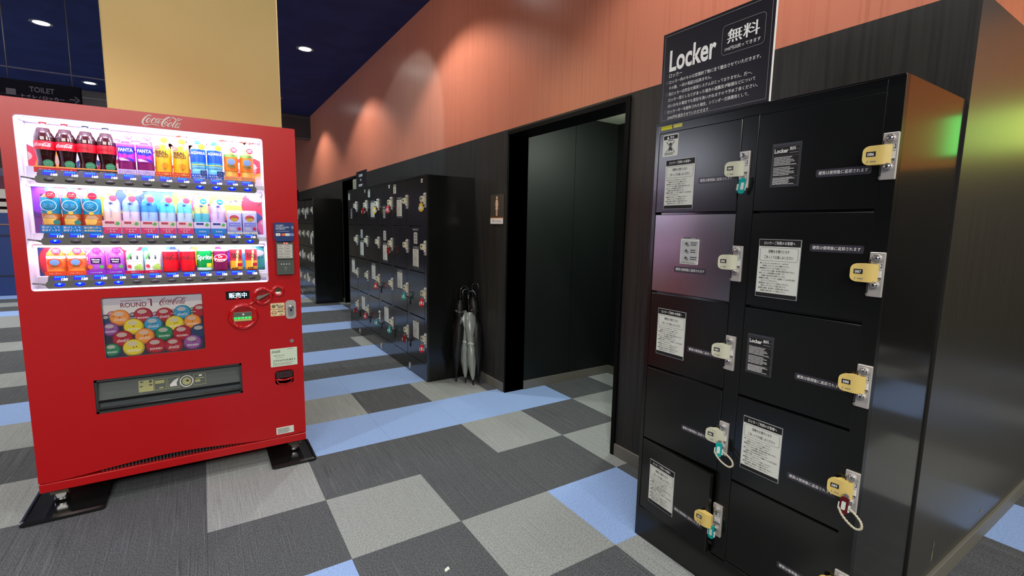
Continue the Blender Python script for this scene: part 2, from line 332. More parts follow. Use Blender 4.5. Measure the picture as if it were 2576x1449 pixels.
def thing(name, label, cat, loc=(0, 0, 0), rz=0, group=None):
    o = bpy.data.objects.new(name, None); COL.objects.link(o); o.location = loc; o.rotation_euler = (0, 0, rz); o.empty_display_size = 0.1
    return tag(o, label, cat, group)
def struct(name, b, parent=None):
    o = P(name, b, parent); o['kind'] = 'structure'; return o
def S(b):                                                          # a shared mesh
    return b.mesh('shared')
# ================================================================== SETTING
YE = -1.325                      # end face of the long wall
b = B(); b.box(-9, 7, -6, 16, -0.2, -0.006, MATS['carpet_dark']); floor = struct('floor', b)
tile = {}
for k, m in (('D', carpet_dark), ('L', carpet_light), ('B', carpet_blue)):
    b = B(); b.box(-0.2497, 0.2497, -0.2497, 0.2497, -0.006, 0.0, m, 0.0006); tile[k] = b.mesh('carpet_tile_'+k)
rows = {  # j : {i : kind}, default given under None
 -3: {None: 'D', 1: 'L', 3: 'B', 5: 'L', 7: 'D', 2: 'D', 4: 'L'},
 -2: {None: 'D', 2: 'L', 1: 'D', 0: 'L'}, -1: {None: 'D', -1: 'B', 0: 'D', 1: 'L', 2: 'B', -2: 'D'},
 0: {None: 'D', 0: 'L', 3: 'L', 1: 'D', 2: 'D', -1: 'D'}, 1: {None: 'D', -1: 'L', 2: 'L', 4: 'L', 3: 'D', 5: 'D'},
 2: {None: 'L', 0: 'B', 1: 'B', 2: 'B', 3: 'B', 4: 'D', 5: 'L', -1: 'L', -2: 'D'}, 3: {None: 'D', 0: 'L', 1: 'D', 2: 'L', 3: 'D'},
 4: {None: 'L', 0: 'B', 1: 'B', 2: 'B', -1: 'B'}, 5: {None: 'B', 0: 'D', 1: 'D', 2: 'D', -1: 'D'}, 6: {None: 'D', -1: 'B', 0: 'B', 1: 'B', 2: 'B'},
 7: {None: 'L', 0: 'D', 1: 'D', 2: 'L', -1: 'D'}, 8: {None: 'D', -5: 'D', -6: 'D', -4: 'D', -9: 'B'}, 9: {None: 'B', -4: 'D', -5: 'D', -6: 'B', -3: 'D'},
 10: {None: 'L', 0: 'D', 1: 'D', 2: 'D'}, 11: {None: 'D'}, 12: {None: 'D', 1: 'B', 2: 'B', 0: 'B'}, 13: {None: 'L', 1: 'D', 2: 'D', 3: 'L'},
 14: {None: 'L'}, 15: {None: 'B'}, 16: {None: 'D'}, 17: {None: 'L'}, 18: {None: 'D'}, 19: {None: 'B'}}
def kind_of(i, j):
    if j >= -1 and j < 20 and j in rows: return rows[j].get(i, rows[j][None])
    if j in rows and i < 3: return rows[j].get(i, rows[j][None])
    if j == -3: return 'B' if i in (5, 6) else ('D' if i < 5 else 'L')
    h = (i*7+j*13) % 10
    return 'B' if (j % 5 == 0 and i % 4 < 2) else ('L' if h < 4 else 'D')
def project(p):
    d = Vector(p)-CAM; z = d.dot(FW)
    if z < 0.05: return None
    return 1288+1208.2*d.dot(RT)/z, 724.5-1208.2*d.dot(UP)/z
rest = {}; ntile = 0
for j in range(-12, 31):
    for i in range(-16, 13):
        X, Y = (i+.5)*.5, (j+.5)*.5
        if X > 2.8 and Y > YE: continue
        vis = False
        for dx in (-.25, 0, .25):
            for dy in (-.25, 0, .25):
                q = project((X+dx, Y+dy, 0))
                if q and -60 < q[0] < 2640 and -60 < q[1] < 1510: vis = True
        k = kind_of(i, j)
        behind = (X > 1.9 and Y > 2) or (i >= 3 and YE < Y < 0) or (-2.1 < X < 3 and Y > 8.2 and not (0.0 < X)) or Y > 10.4
        if vis and not behind and ntile < 298:
            ntile += 1; P('carpet_tile', tile[k], floor, (X, Y, 0))
        elif -8 < X < 6.6 and -5.9 < Y < 15: rest.setdefault(k, []).append((X, Y))
b = B()
for k, l in rest.items():
    m = {'D': carpet_dark, 'L': carpet_light, 'B': carpet_blue}[k]
    for X, Y in l: b.box(X-.2492, X+.2492, Y-.2492, Y+.2492, -0.006, 0, m)
o = P('carpet_tiles', b, floor); o['kind'] = 'stuff'
# long right wall: black dado to 2.12 with two doorways, orange above
D1 = (0.145, 1.385); D2 = (5.30, 6.67); DT = 2.095; ZB = 2.12; XW = 1.60; TH = 0.18
b = B()
for y0, y1 in ((YE+.001, D1[0]), (D1[1], D2[0]), (D2[1], 15.8)): b.box(XW, XW+TH, y0, y1, 0, ZB, wall_black)
for y0, y1 in (D1, D2): b.box(XW, XW+TH, y0, y1, DT, ZB, wall_black)
b.box(XW, XW+TH, YE+.001, 15.8, ZB, CEIL, wall_orange)
struct('wall_right', b)
b = B(); b.box(XW+.0008, 6.6, YE, YE+0.17, 0, 2.11, wall_end_m); b.box(XW+.0008, 6.6, YE, YE+.17, 2.11, CEIL, wall_end_o)
we = struct('wall_front', b)
b = B(); sm = mat('scuff', (150, 132, 100), 0.8)
for x, z, w_, h_ in ((2.43, .128, .022, .018), (1.838, .118, .010, .06), (1.845, .175, .006, .03)): b.poly([(x, z), (x+w_, z+h_*.3), (x+w_*.8, z+h_), (x+w_*.2, z+h_*.7)], YE-.0008, sm)
P('scuff_mark', b, we)
for n, (y0, y1) in enumerate(((YE, D1[0]-.03), (D1[1]+.03, D2[0]-.03), (D2[1]+.03, 15.8)), 1):
    b = B(); b.box(XW-.012, XW+.002, y0, y1, 0, .075, base_m, .002); struct('baseboard_right' if n == 1 else 'baseboard_right.%03d' % (n-1), b)
b = B(); b.box(XW-.012, 6.6, YE-.012, YE+.002, 0, .075, base_m, .002); struct('baseboard_front', b)
trim_k = mat('trim_black', (5, 5, 5), .6, spec=.12)
for n, (y0, y1) in enumerate((D1, D2), 1):                        # black frames around the doorways
    b = B(); b.box(XW-.014, XW+TH+.004, y0-.03, y0, 0, DT+.0, trim_k, .002); b.box(XW-.006, XW+TH+.004, y1, y1+.012, 0.0, DT, trim_k, .001)
    b.box(XW-.008, XW+TH+.004, y0-.03, y1+.012, DT-.02, DT+.012, trim_k, .002); struct('trim_%d' % n, b)
# restroom entrance
rb = noise_mat('restroom_panel', (17, 22, 21), (13, 18, 17), 5, 0.5, (1, 1, .3), 3, .3, .7, 0, .35, coord='World')
b = B(); b.box(XW+TH, 2.268, D1[1], D1[1]+.06, 0, 2.3, rb); b.box(2.272, 2.76, D1[1], D1[1]+.06, 0, 2.3, rb); b.box(2.268, 2.272, D1[1]+.004, D1[1]+.06, 0, 2.3, black); struct('wall_restroom', b)
b = B(); b.box(2.76, 2.86, -1.1, D1[1]+.06, 0, 2.3, rb); struct('wall_restroom_side', b)
b = B(); b.box(XW+TH, 2.76, -1.1, -1.05, 0, 2.3, rb); struct('wall_restroom_back', b)
b = B(); b.box(XW+TH-.02, 2.86, -1.1, D1[1]+.06, 2.3, 2.36, alc_w); struct('ceiling_restroom', b)
b = B(); b.box(XW+TH, 2.75, D1[1]-.01, D1[1]+.002, 0, .075, base_m); b.box(2.748, 2.762, -1.0, D1[1], 0, .075, base_m); struct('baseboard_restroom', b)
# second entrance recess
b = B(); b.box(XW+TH, 3.0, D2[1], D2[1]+.06, 0, 2.3, black); b.box(2.4, 2.46, D2[0]-.3, D2[1], 0, 2.3, black); b.box(XW+TH, 3.0, D2[0]-.36, D2[0]-.3, 0, 2.3, black); b.box(XW+TH-.02, 3.0, D2[0]-.36, D2[1]+.06, 2.3, 2.34, black)
struct('wall_second_entrance', b)
# room shell
b = B(); b.box(-9, 7, -6, 16, CEIL, CEIL+.15, ceil_m); struct('ceiling', b)
b = B(); b.box(-9.1, -9, -6, 16, 0, CEIL, mat('far_wall_navy', (44, 44, 70), .7)); struct('wall_left', b)
b = B(); b.box(-9, 7, 15.9, 16, 0, CEIL, mat('far_wall_gray', (150, 146, 132), .7)); struct('wall_back', b)
b = B(); b.box(-9, 7, -6.1, -6, 0, 2.12, mat('rear_wall_dark', (22, 20, 18), .6)); b.box(-9, 7, -6.1, -6, 2.12, CEIL, mat('rear_wall_orange', (226, 132, 52), .6)); struct('wall_rear', b)
b = B(); b.box(6.6, 6.7, -6, YE, 0, 2.12, MATS['rear_wall_dark']); b.box(6.6, 6.7, -6, YE, 2.12, CEIL, MATS['rear_wall_orange']); struct('wall_far_right', b)
b = B(); b.box(-.9, XW, 9.32, 9.5, 3.14, CEIL, mat('bulkhead', (66, 58, 62), .45)); b.box(-.9, XW, 9.305, 9.32, 3.132, 3.146, inkg); b.box(-.9, XW, 9.31, 9.32, 3.56, 3.567, inkg); struct('trim_3', b)
b = B(); b.box(-9, -.9, 9.6, 9.8, 3.30, CEIL, MATS['bulkhead']); b.box(-9, -.9, 9.585, 9.6, 3.475, 3.49, inkg); b.box(-9, -.9, 8.52, 8.56, 3.598, 3.61, mat('seam_gray', (120, 112, 130), .5)); struct('trim_4', b)
b = B(); b.box(-.882, .056, 1.90, 2.85, 0, CEIL, col_m, .006); struct('wall_column', b)
# lights as fittings
for i, (x, y, p) in enumerate(DOWN):
    lab = {0: 'round ceiling downlight between the yellow column and the orange wall', 5: 'larger lit round downlight at the top left of the photo', 6: 'small far downlight just left of the yellow column'}.get(i, 'unseen round ceiling downlight outside the photo')
    t = thing('ceiling_light', lab, 'ceiling light', (x, y, CEIL), group='round ceiling downlights')
    b = B(); b.lathe([(.075, -.002), (.10, -.006), (.108, -.001)], 0, 0, inkg, 24); P('ring', b, t)
    b = B(); n = 24; b.add([(.075*math.cos(2*PI*k/n), .075*math.sin(2*PI*k/n), -.003) for k in range(n)], [tuple(range(n-1, -1, -1))], down_e); P('lens', b, t)
# ================================================================== LOCKER HARDWARE (local frame: x right, z up, front faces -y)
def cabinet_parts(tg, pitch, nr, zb, dh, cw, dw, paint, side, depth, zt, W_):
    b = B()
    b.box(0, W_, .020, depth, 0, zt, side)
    b.box(.0, .0175, 0, .022, 0, zt, paint, .001); b.box(W_-.042, W_, 0, .022, .0, zt, paint, .001)
    b.box(cw-.041+.003, cw+.020, 0, .022, zb-.01, zb+nr*pitch-.004, paint, .001)
    b.box(.017, W_-.041, 0.0, .022, zb+nr*pitch-.008, zt, paint, .001)
    b.box(.017, W_-.041, 0.0, .022, 0, zb-.004, paint, .001)
    b.box(0.0005, W_-.0005, -.004, depth, zt-.006, zt, side, .001)
    return b
def handle_fn(x, L=.062): t = max(0, min(1, (L-x)/L)); return -(.012+.016*math.sin(t*PI/2)+.003*math.sin(t*2*PI))
def make_handle(m, L=.062, H=.052):
    b = B(); n = 10; top = []; 
    def zlim(x):
        r = .016
        if x < r: d = r-math.sqrt(max(0, r*r-(r-x)**2)); return d
        return 0
    xs = [L*i/n for i in range(n+1)]; xs = [0.0, .001, .003, .006]+xs[1:]
    fr = [(x, handle_fn(x), zlim(x)) for x in xs]; V = []
    for x, y, d in fr: V += [(x, y, d), (x, y, H-d)]
    b.add(V, [(2*i, 2*i+2, 2*i+3, 2*i+1) for i in range(len(fr)-1)], m, True)
    V2 = []
    for x, y, d in fr: V2 += [(x, y, d), (x, min(y+.010, -.001) if x < .02 else -.001, d), (x, min(y+.010, -.001) if x < .02 else -.001, H-d), (x, y, H-d)]
    fs = []
    for i in range(len(fr)-1):
        a, c = 4*i, 4*i+4; fs += [(a, a+1, c+1, c), (a+1, a+2, c+2, c+1), (a+2, a+3, c+3, c+2)]
    fs += [(0, 3, 2, 1), (4*len(fr)-4, 4*len(fr)-3, 4*len(fr)-2, 4*len(fr)-1)]
    b.add(V2, fs, m)
    b.text('E', .010, .006, .009, 0, inkg, fn=lambda x, z: handle_fn(x)-.0005, slant=.3)
    b.add([(x, handle_fn(x)-.0005, z) for x, z in ((.018, .008), (.032, .008), (.032, .0105), (.018, .0105))], [(0, 1, 2, 3)], inkg)
    return b
HM_c = make_handle(cream).mesh('handle'); HM_y = make_handle(cream_y).mesh('handle')
def num_label(s):
    b = B(); f = lambda x, z: handle_fn(x)-.0004
    xs = [.008+.022*i/4 for i in range(5)]; V = []
    for x in xs: V += [(x, f(x, 0), .0225), (x, f(x, 0), .036)]
    b.add(V, [(2*i, 2*i+2, 2*i+3, 2*i+1) for i in range(4)], ink)
    if s: b.text(s, .0185, .0252, .0105, 0, inkw, w=.015, al='c', bold=.015, fn=lambda x, z: handle_fn(x)-.0008)
    return b
NUM_blank = num_label('').mesh('number_label')
def plate_mesh(H=.125, Wd=.037):
    b = B(); b.box(0, Wd, -.007, .001, 0, H, steel_l, .0012)
    b.box(.0015, .004, -.0078, -.006, H*.60, H*.84, black); b.box(.0015, .004, -.0078, -.006, H*.08, H*.30, black)
    b.cyl(.002, .006, .0028, -.010, -.006, steel, 10)
    z0 = .046; b.rect(.0095, .0335, z0, z0+.049, -.0074, inkw); b.rect(.0103, .0327, z0+.035, z0+.0482, -.0077, mat('badge_gray', (96, 98, 104), .5))
    b.ell(.0250, z0+.0420, .0055, .0055, -.008, mat('coin_disc', (226, 230, 230), .3), 16); b.ring(.0250, z0+.042, .0024, .0031, -.0083, inkg, 12)
    b.text('100', .0250, z0+.0405, .004, -.0084, inkg, w=.006, al='c'); b.poly([(.0118, z0+.0412), (.0165, z0+.0425), (.0118, z0+.0438)], -.008, inkw)
    b.rect(.0103, .0327, z0+.0295, z0+.0318, -.0077, inkg)
    for k in range(4): b.rect(.0110, .0310-.002*(k % 2), z0+.0262-.0042*k, z0+.0268-.0042*k, -.0077, inkg)
    b.rect(.0103, .0327, z0+.001, z0+.0095, -.0077, mat('badge_dark', (84, 84, 88), .5)); b.text('ALPHA', .0215, z0+.0022, .004, -.008, inkw, w=.018, al='c')
    return b.mesh('lock_plate')
PLATE = plate_mesh()
def lock_mesh(key):
    b = B(); b.cyl(0, 0, .0115, -.012, 0, steel_l, 18, .0095, chrome); b.dome(0, 0, .0085, .0085, -.012, .004, chrome, 16, 3)
    if key: b.rect(-.0009, .0009, -.0035, .0035, -.0163, black); b.ell(0, 0.0015, .0018, .0018, -.0163, black, 8)
    return b.mesh('lock_cylinder')
LOCK_T = lock_mesh(False); LOCK_K = lock_mesh(True)
BODY = ['●このロッカーは100円リターン式です。', '　お客様にてロックしたかご確認ください。', '●貴重品はフロントまでお預けください。', '　ロッカー内での盗難・紛失等は責任を負いません。',
 '●ロッカーご利用時間は当日限りです。', '　営業終了後は中身を回収いたします。', '●鍵紛失の場合、シリンダー交換費として2000円を頂き', '　ますのでご了承ください。', '●貴重品は一切ロッカーにご利用いただけない',
 '　場合がございますのでお願い致します。', '●荷物の破損・紛失等は一切責任を負いません。', '　従業員の指示に従ってご利用ください。']
def notice():
    w_, h_ = .134, .190; b = B(); b.box(-.0015, w_+.0015, -.0022, 0, -.0015, h_+.0015, mat('acrylic_edge', (170, 176, 178), .2)); b.rect(0, w_, 0, h_, -.0024, paper)
    b.rect(0, w_, h_-.022, h_, -.0026, ink); b.rect(0, w_, 0, .013, -.0026, ink)
    b.text('ロッカーご利用のお客様へ', w_/2, h_-.0155, .012, -.0029, inkw, w=.100, al='c', bold=.02)
    b.rline(.005, w_-.005, h_-.070, h_-.026, .006, .0008, -.0027, ink)
    b.text('荷物をお預けになり', w_/2, h_-.043, .012, -.0027, ink, w=.068, al='c', bold=.015); b.text('ごゆっくりお楽しみください', w_/2, h_-.062, .012, -.0027, ink, w=.094, al='c', bold=.015)
    for i, t in enumerate(BODY): 
        tt = t.strip('　'); ind = .0 if t[0] == '●' else .007
        b.text(tt, .008+ind, h_-.080-i*.0083, .0055, -.0027, ink, w=min(.118-ind, .0047*len(tt)), bold=.01)
    return b.mesh('notice_sticker')
def black_notice():
    w_, h_ = .092, .138; b = B(); b.box(0, w_, -.0015, 0, 0, h_, mat('film_edge', (58, 60, 68), .3)); b.rect(.003, w_-.003, .003, h_-.008, -.0018, ink)
    b.rline(.005, w_-.005, .005, h_-.011, .0005, .0006, -.0021, inkg)
    b.text('Locker', .008, h_-.030, .018, -.0021, inkw, w=.044, bold=.03); b.text('無料', .056, h_-.024, .012, -.0021, inkw, w=.019, bold=.02); b.text('100円は', .0765, h_-.024, .005, -.0021, inkg, w=.010)
    b.rect(.056, .083, h_-.033, h_-.031, -.0021, inkg)
    for a, z in ((6, .098), (6, .066), (4, .033)): b.rect(.005, w_-.005, z-.0006, z, -.0021, inkg)
    b.bars(.008, .068, .074, .028, -.0021, inkw, 6, 3, .35, 5); b.bars(.008, .036, .070, .028, -.0021, inkw, 6, 4, .35, 5); b.bars(.008, .008, .072, .023, -.0021, inkw, 7, 5, .4, 5)
    return b.mesh('black_notice_sticker')
def usage():
    w_, h_ = .083, .097; b = B(); g = mat('panel_gray', (176, 178, 180), .6)
    b.rect(.012, w_-.012, h_, h_+.007, -.0012, lab_dk); b.text('ロッカーのご使用方法', w_/2, h_+.0015, .005, -.0014, inkw, w=.054, al='c')
    b.rrect(0, w_, 0, h_, .004, -.0015, 0, paper)
    for k in range(3):
        z = h_-.004-.0275*(k+1); b.rect(.003, w_-.003, z, z+.0262, -.0017, g); b.text(str(k+1), .005, z+.018, .008, -.0019, inkw)
        b.poly([(.018, z+.010), (.024, z+.018), (.034, z+.016), (.040, z+.004), (.032, z+.003)], -.0019, inkg); b.poly([(.020, z+.013), (.028, z+.020), (.031, z+.012)], -.0020, ink)
        b.bars(.046, z+.006, .030, .015, -.0019, ink, 3 if k == 0 else 2, k, .4, 3)
    b.bars(.004, .002, .074, .008, -.0017, ink, 2, 9, .4, 5)
    return b.mesh('usage_sticker')
def coin_label():
    b = B(); b.rrect(0, .146, 0, .023, .006, -.0008, 0, lab_dk); b.text('硬貨は使用後に返却されます', .073, .0075, .012, -.0011, inkw, w=.130, al='c', bold=.015); return b.mesh('coin_label')
def warn():
    b = B(); b.rrect(0, .073, 0, .085, .004, -.0015, 0, paper); b.rect(.003, .070, .066, .081, -.0018, ink); b.text('警告', .034, .0690, .010, -.002, inkw, bold=.02)
    b.poly([(.018, .068), (.030, .068), (.024, .079)], -.002, inkw); b.rect(.024, .050, .060, .0625, -.0018, ink)
    b.ell(.037, .048, .0055, .0055, -.0018, ink, 12); b.poly([(.029, .020), (.033, .020), (.037, .028), (.041, .020), (.045, .020), (.043, .042), (.031, .042)], -.0018, ink)
    b.poly([(.031, .042), (.018, .054), (.020, .057), (.034, .044)], -.0019, ink); b.poly([(.043, .042), (.055, .054), (.053, .057), (.040, .044)], -.0019, ink)
    for s_ in (1, -1): b.poly([(.037-s_*.020-.002, .018), (.037-s_*.020+.002, .018), (.037+s_*.020+.002, .058), (.037+s_*.020-.002, .058)][::1], -.0022, inkg)
    b.bars(.010, .006, .052, .010, -.0018, ink, 3, 2, .4, 6); return b.mesh('warning_sticker')
NOT_, BNOT, USE, COIN, WARN = notice(), black_notice(), usage(), coin_label(), warn()
b = B(); b.rect(0, .036, 0, .033, -.001, paper); b.bars(.004, .006, .028, .02, -.0013, ink, 3, 4, .4, 3); TINY = b.mesh('small_label')
# ------------------------------------------------------------------ near locker cabinet (faces -x)
RZ = -PI/2
near = thing('locker_cabinet', 'black coin locker cabinet nearest the camera, ten doors under the big locker sign', 'locker', (1.135, -0.483, 0), RZ)
NW, NP, NZ = .835, .323, .145
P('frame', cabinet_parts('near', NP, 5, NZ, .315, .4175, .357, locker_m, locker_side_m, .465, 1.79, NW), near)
b = B(); b.box(0, .357, -.0005, .018, 0, .315, locker_m, .002); DOOR_N = b.mesh('locker_door')
b = B(); b.box(0, .357, -.0005, .018, 0, .315, dent_m, .002); DOOR_DENT = b.mesh('locker_door')
def px(u): return u-.483
for c in range(2):
    for r in range(5):
        z = NZ+(4-r)*NP; x = .020+.4185*c; num = '%03d' % (81+c*5+r)
        d = P('locker_door', DOOR_DENT if (c, r) == (0, 1) else DOOR_N, near, (x, 0, z)); hy = 0
        if (c, r) == (0, 4): d.rotation_euler = (0, 0, -math.radians(5)); d['label'] = 'door standing slightly ajar'
        if (c, r) == (0, 1): d['label'] = 'dented door catching a purple glow'
        hm = HM_y if (c == 1 or r == 4) else HM_c; hz = .118+(0.008 if False else 0)
        hx = .320 if c == 0 else .323
        P('handle', hm, d, (hx, 0, hz)); P('number_label', num_label(num), d, (hx, 0, hz))
        p = P('lock_plate', PLATE, near, (x+.3595, 0, z+.0735+.004)); P('lock_knob', LOCK_T, p, (.020, -.006, .109)); P('lock_cylinder', LOCK_K, p, (.020, -.006, .034))
        def st(me, nm, u, zz): P(nm, me, d, (u-.483-x, 0, zz-z))
        if (c, r) == (0, 0): st(WARN, 'warning_sticker', .523, 1.658); st(NOT_, 'notice_sticker', .545, 1.452); st(COIN, 'coin_label', .699, 1.541)
        if (c, r) == (0, 1): st(USE, 'usage_sticker', .638, 1.237); st(COIN, 'coin_label', .613, 1.202)
        if (c, r) == (0, 2): st(NOT_, 'notice_sticker', .548, .855); st(COIN, 'coin_label', .698, .895)
        if (c, r) == (0, 3): st(COIN, 'coin_label', .694, .572)
        if (c, r) == (0, 4): st(NOT_, 'notice_sticker', .556, .197); st(COIN, 'coin_label', .693, .228)
        if (c, r) == (1, 0): st(BNOT, 'black_notice_sticker', .974, 1.512); st(COIN, 'coin_label', 1.114, 1.534)
        if (c, r) == (1, 1): st(NOT_, 'notice_sticker', .957, 1.152); st(COIN, 'coin_label', 1.117, 1.310)
        if (c, r) == (1, 2): st(BNOT, 'black_notice_sticker', .942, .880); st(COIN, 'coin_label', 1.108, .898)
        if (c, r) == (1, 3): st(NOT_, 'notice_sticker', .953, .531); st(COIN, 'coin_label', 1.113, .563)
        if (c, r) == (1, 4): st(COIN, 'coin_label', 1.108, .240)
b = B(); yl = mat('yellow_tape', (206, 204, 10), .5); b.rect(.026, .080, 1.7635, 1.7785, -.0012, yl); b.rect(.086, .128, 1.7655, 1.779, -.0012, mat('cream_tape', (206, 204, 98), .5)); P('tape_label', b, near)
# big sign on top of it
t = thing('locker_sign', 'large black sign reading Locker standing on top of the nearest locker cabinet', 'sign', (1.134, -.497, 1.791), RZ)
b = B(); b.box(0, .450, 0, .010, 0, .340, mat('sign_black', (26, 23, 30), .35)); b.box(.450, .4515, -.0005, .008, 0, .340, inkw); b.rline(.010, .440, .010, .330, .001, .0016, -.0006, inkg); P('sign_panel', b, t)
b = B(); y = -.0009; SW, SH = .45, .340
b.text('Locker', .036, SH-.145, .108, y, inkw, w=.205, bold=.035)
b.text('ロッカー', .038, SH-.170, .018, y, inkw, w=.060, bold=.02)
b.rline(.262, .420, SH-.150, SH-.050, .014, .0016, y, inkg, 5)
b.text('無料', .341, SH-.110, .050, y, inkw, w=.116, al='c', bold=.035); b.text('100円は戻ってきます', .341, SH-.137, .015, y, inkw, w=.130, al='c', bold=.02)
SL = [('ロッカー内のものは営業終了後に全て撤去させていただきます。', .372, 1), ('その際、一切の保証は出来ません。', .190, 0), ('当ロッカーは完全な保安システムはとっておりません。万一、', .345, 1),
      ('ロッカー荒らしなどがあった場合の盗難及び破損などについて', .358, 0), ('はいかなる場合でも責任を負いかねますので予め了承ください。', .368, 0), ('ロッカーキーを紛失された場合、シリンダー交換費用として、', .338, 1), ('2000円を請求させていただきます', .185, 0)]
for i, (s_, w_, o_) in enumerate(SL):
    z = SH-.193-.0225*i; b.text(s_, .040, z, .0145, y, inkw, w=w_, bold=.02)
    if o_: b.ring(.030, z+.006, .0042, .0056, y, inkg, 16)
P('lettering', b, t)
# ------------------------------------------------------------------ far locker row
FW_, FP, FZ = .858, .402, .158
b = B(); b.box(0, .362, -.0005, .018, 0, .394, locker_far_m, .0012); DOOR_F = b.mesh('locker_door')
b = B(); b.box(0, .033, -.006, 0, 0, .058, steel_l, .001); b.cyl(.0165, .030, .009, -.014, -.006, steel_l, 12, cap=chrome); BPL = b.mesh('base_lock')
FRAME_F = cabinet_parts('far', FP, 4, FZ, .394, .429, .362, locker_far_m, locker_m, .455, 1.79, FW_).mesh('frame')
def far_cab(Y, label, st, blank=(), X=1.145):
    t = thing('locker_cabinet', label, 'locker', (X, Y, 0), RZ, 'locker cabinets down the corridor'); P('frame', FRAME_F, t)
    P('base_lock', BPL, t, (.432, 0, .020))
    for c in range(2):
        for r in range(4):
            x = .022+.429*c; z = FZ+(3-r)*FP; d = P('locker_door', DOOR_F, t, (x, 0, z)); p = P('lock_plate', PLATE, t, (x+.368, 0, z+.152))
            P('lock_knob', LOCK_T, p, (.020, -.006, .109)); P('lock_cylinder', LOCK_K, p, (.020, -.006, .034))
            if (c, r) not in blank: P('handle', HM_c, d, (.330, 0, .198)); P('number_label', NUM_blank, d, (.330, 0, .198))
            for cc, r_, me, nm, dx, dz in st:
                if (cc, r_) == (c, r): P(nm, me, d, (dx, 0, dz-z))
    return t
N, BN, U_, WA, TI, CO = (NOT_, 'notice_sticker'), (BNOT, 'black_notice_sticker'), (USE, 'usage_sticker'), (WARN, 'warning_sticker'), (TINY, 'small_label'), (COIN, 'coin_label')
def uu(Y, y0, c): return (y0-Y)-(.022+.429*c)
Y0, Y1_, Y2_ = 2.808, 3.666, 4.524
far_cab(Y0, 'corridor locker cabinet beside the umbrellas, its black side panel facing the camera', [
    (0, 0, *N, uu(2.674, Y0, 0), 1.437), (0, 0, *WA, uu(2.771, Y0, 0), 1.668), (1, 0, *TI, uu(2.065, Y0, 1), 1.728), (1, 1, *N, uu(2.262, Y0, 1), .990), (1, 1, *U_, uu(2.239, Y0, 1), 1.205), (1, 1, *CO, uu(2.27, Y0, 1), 1.318),
    (0, 2, *N, uu(2.680, Y0, 0), .745), (1, 3, *N, uu(2.268, Y0, 1), .335)])
far_cab(Y1_, 'middle locker cabinet of the corridor row, between its two neighbours', [
    (0, 0, *N, uu(3.532, Y1_, 0), 1.437), (1, 0, *BN, uu(3.10, Y1_, 1), 1.43), (0, 0, *WA, uu(3.630, Y1_, 0), 1.668), (1, 0, *TI, uu(2.915, Y1_, 1), 1.728), (1, 1, *N, uu(3.119, Y1_, 1), .990), (1, 1, *U_, uu(3.10, Y1_, 1), 1.205),
    (0, 2, *N, uu(3.536, Y1_, 0), .745), (1, 3, *N, uu(3.104, Y1_, 1), .335)], blank=((0, 3),))
far_cab(Y2_, 'farthest cabinet of the six column row, beside the dark second doorway', [
    (0, 0, *BN, uu(4.40, Y2_, 0), 1.43), (0, 0, *WA, uu(4.50, Y2_, 0), 1.668), (1, 0, *TI, uu(3.77, Y2_, 1), 1.728), (1, 1, *N, uu(3.983, Y2_, 1), .990), (1, 1, *U_, uu(3.96, Y2_, 1), 1.205),
    (0, 2, *N, uu(4.393, Y2_, 0), .745), (1, 3, *N, uu(3.970, Y2_, 1), .335)])
far_cab(7.62, 'distant locker cabinet beyond the second doorway, its dark side facing the camera', [(0, 0, *N, .1, 1.437), (1, 2, *N, .1, .7), (0, 3, *N, .12, .3), (1, 1, *N, .12, 1.0)], X=1.125)
far_cab(8.478, 'last distant locker cabinet, half hidden behind the red vending machine', [(0, 0, *N, .1, 1.437), (1, 2, *N, .1, .7), (0, 3, *N, .12, .3)], X=1.125)
# signs standing on the far lockers
t = thing('locker_sign', 'small looking black locker sign on the far end of the corridor cabinets', 'sign', (1.16, 4.16, 1.79), RZ)
b = B(); b.box(0, .42, 0, .010, 0, .20, MATS['sign_black']); P('sign_panel', b, t)
b = B(); b.text('Locker', .20, .135, .05, -.001, inkw, w=.16, bold=.03, al='c'); b.text('無料', .2, .085, .03, -.001, inkw, al='c', bold=.02); b.bars(.10, .02, .22, .03, -.001, inkw, 2, 3, .6, 5); P('lettering', b, t)
b = B(); b.box(1.16, 1.30, 4.21, 4.33, 1.79, 1.915, mat('beige_card', (150, 148, 122), .7), .003); b.box(1.225, 1.235, 4.208, 4.332, 1.79, 1.9165, paper)
tag(P('small_box', b), 'small beige box on top of the corridor lockers beside the little sign', 'box')
t = thing('locker_sign', 'distant black sign propped at an angle on the lockers by the vending machine', 'sign', (1.13, 8.2, 1.79), RZ-.55)
b = B(); b.box(0, .75, 0, .012, 0, .20, MATS['sign_black']); b.rect(.02, .4, .03, .16, -.002, mat('painted_sheen', (150, 156, 158), .3)); P('sign_panel', b, t)  # pale rectangle paints the glare on the tilted sign face
b = B(); b.prism([(0, 0), (.16, 0), (.05, .2)], -.002, .02, MATS['sign_black']); o = P('stand', b, t, (.75, 0, 0))
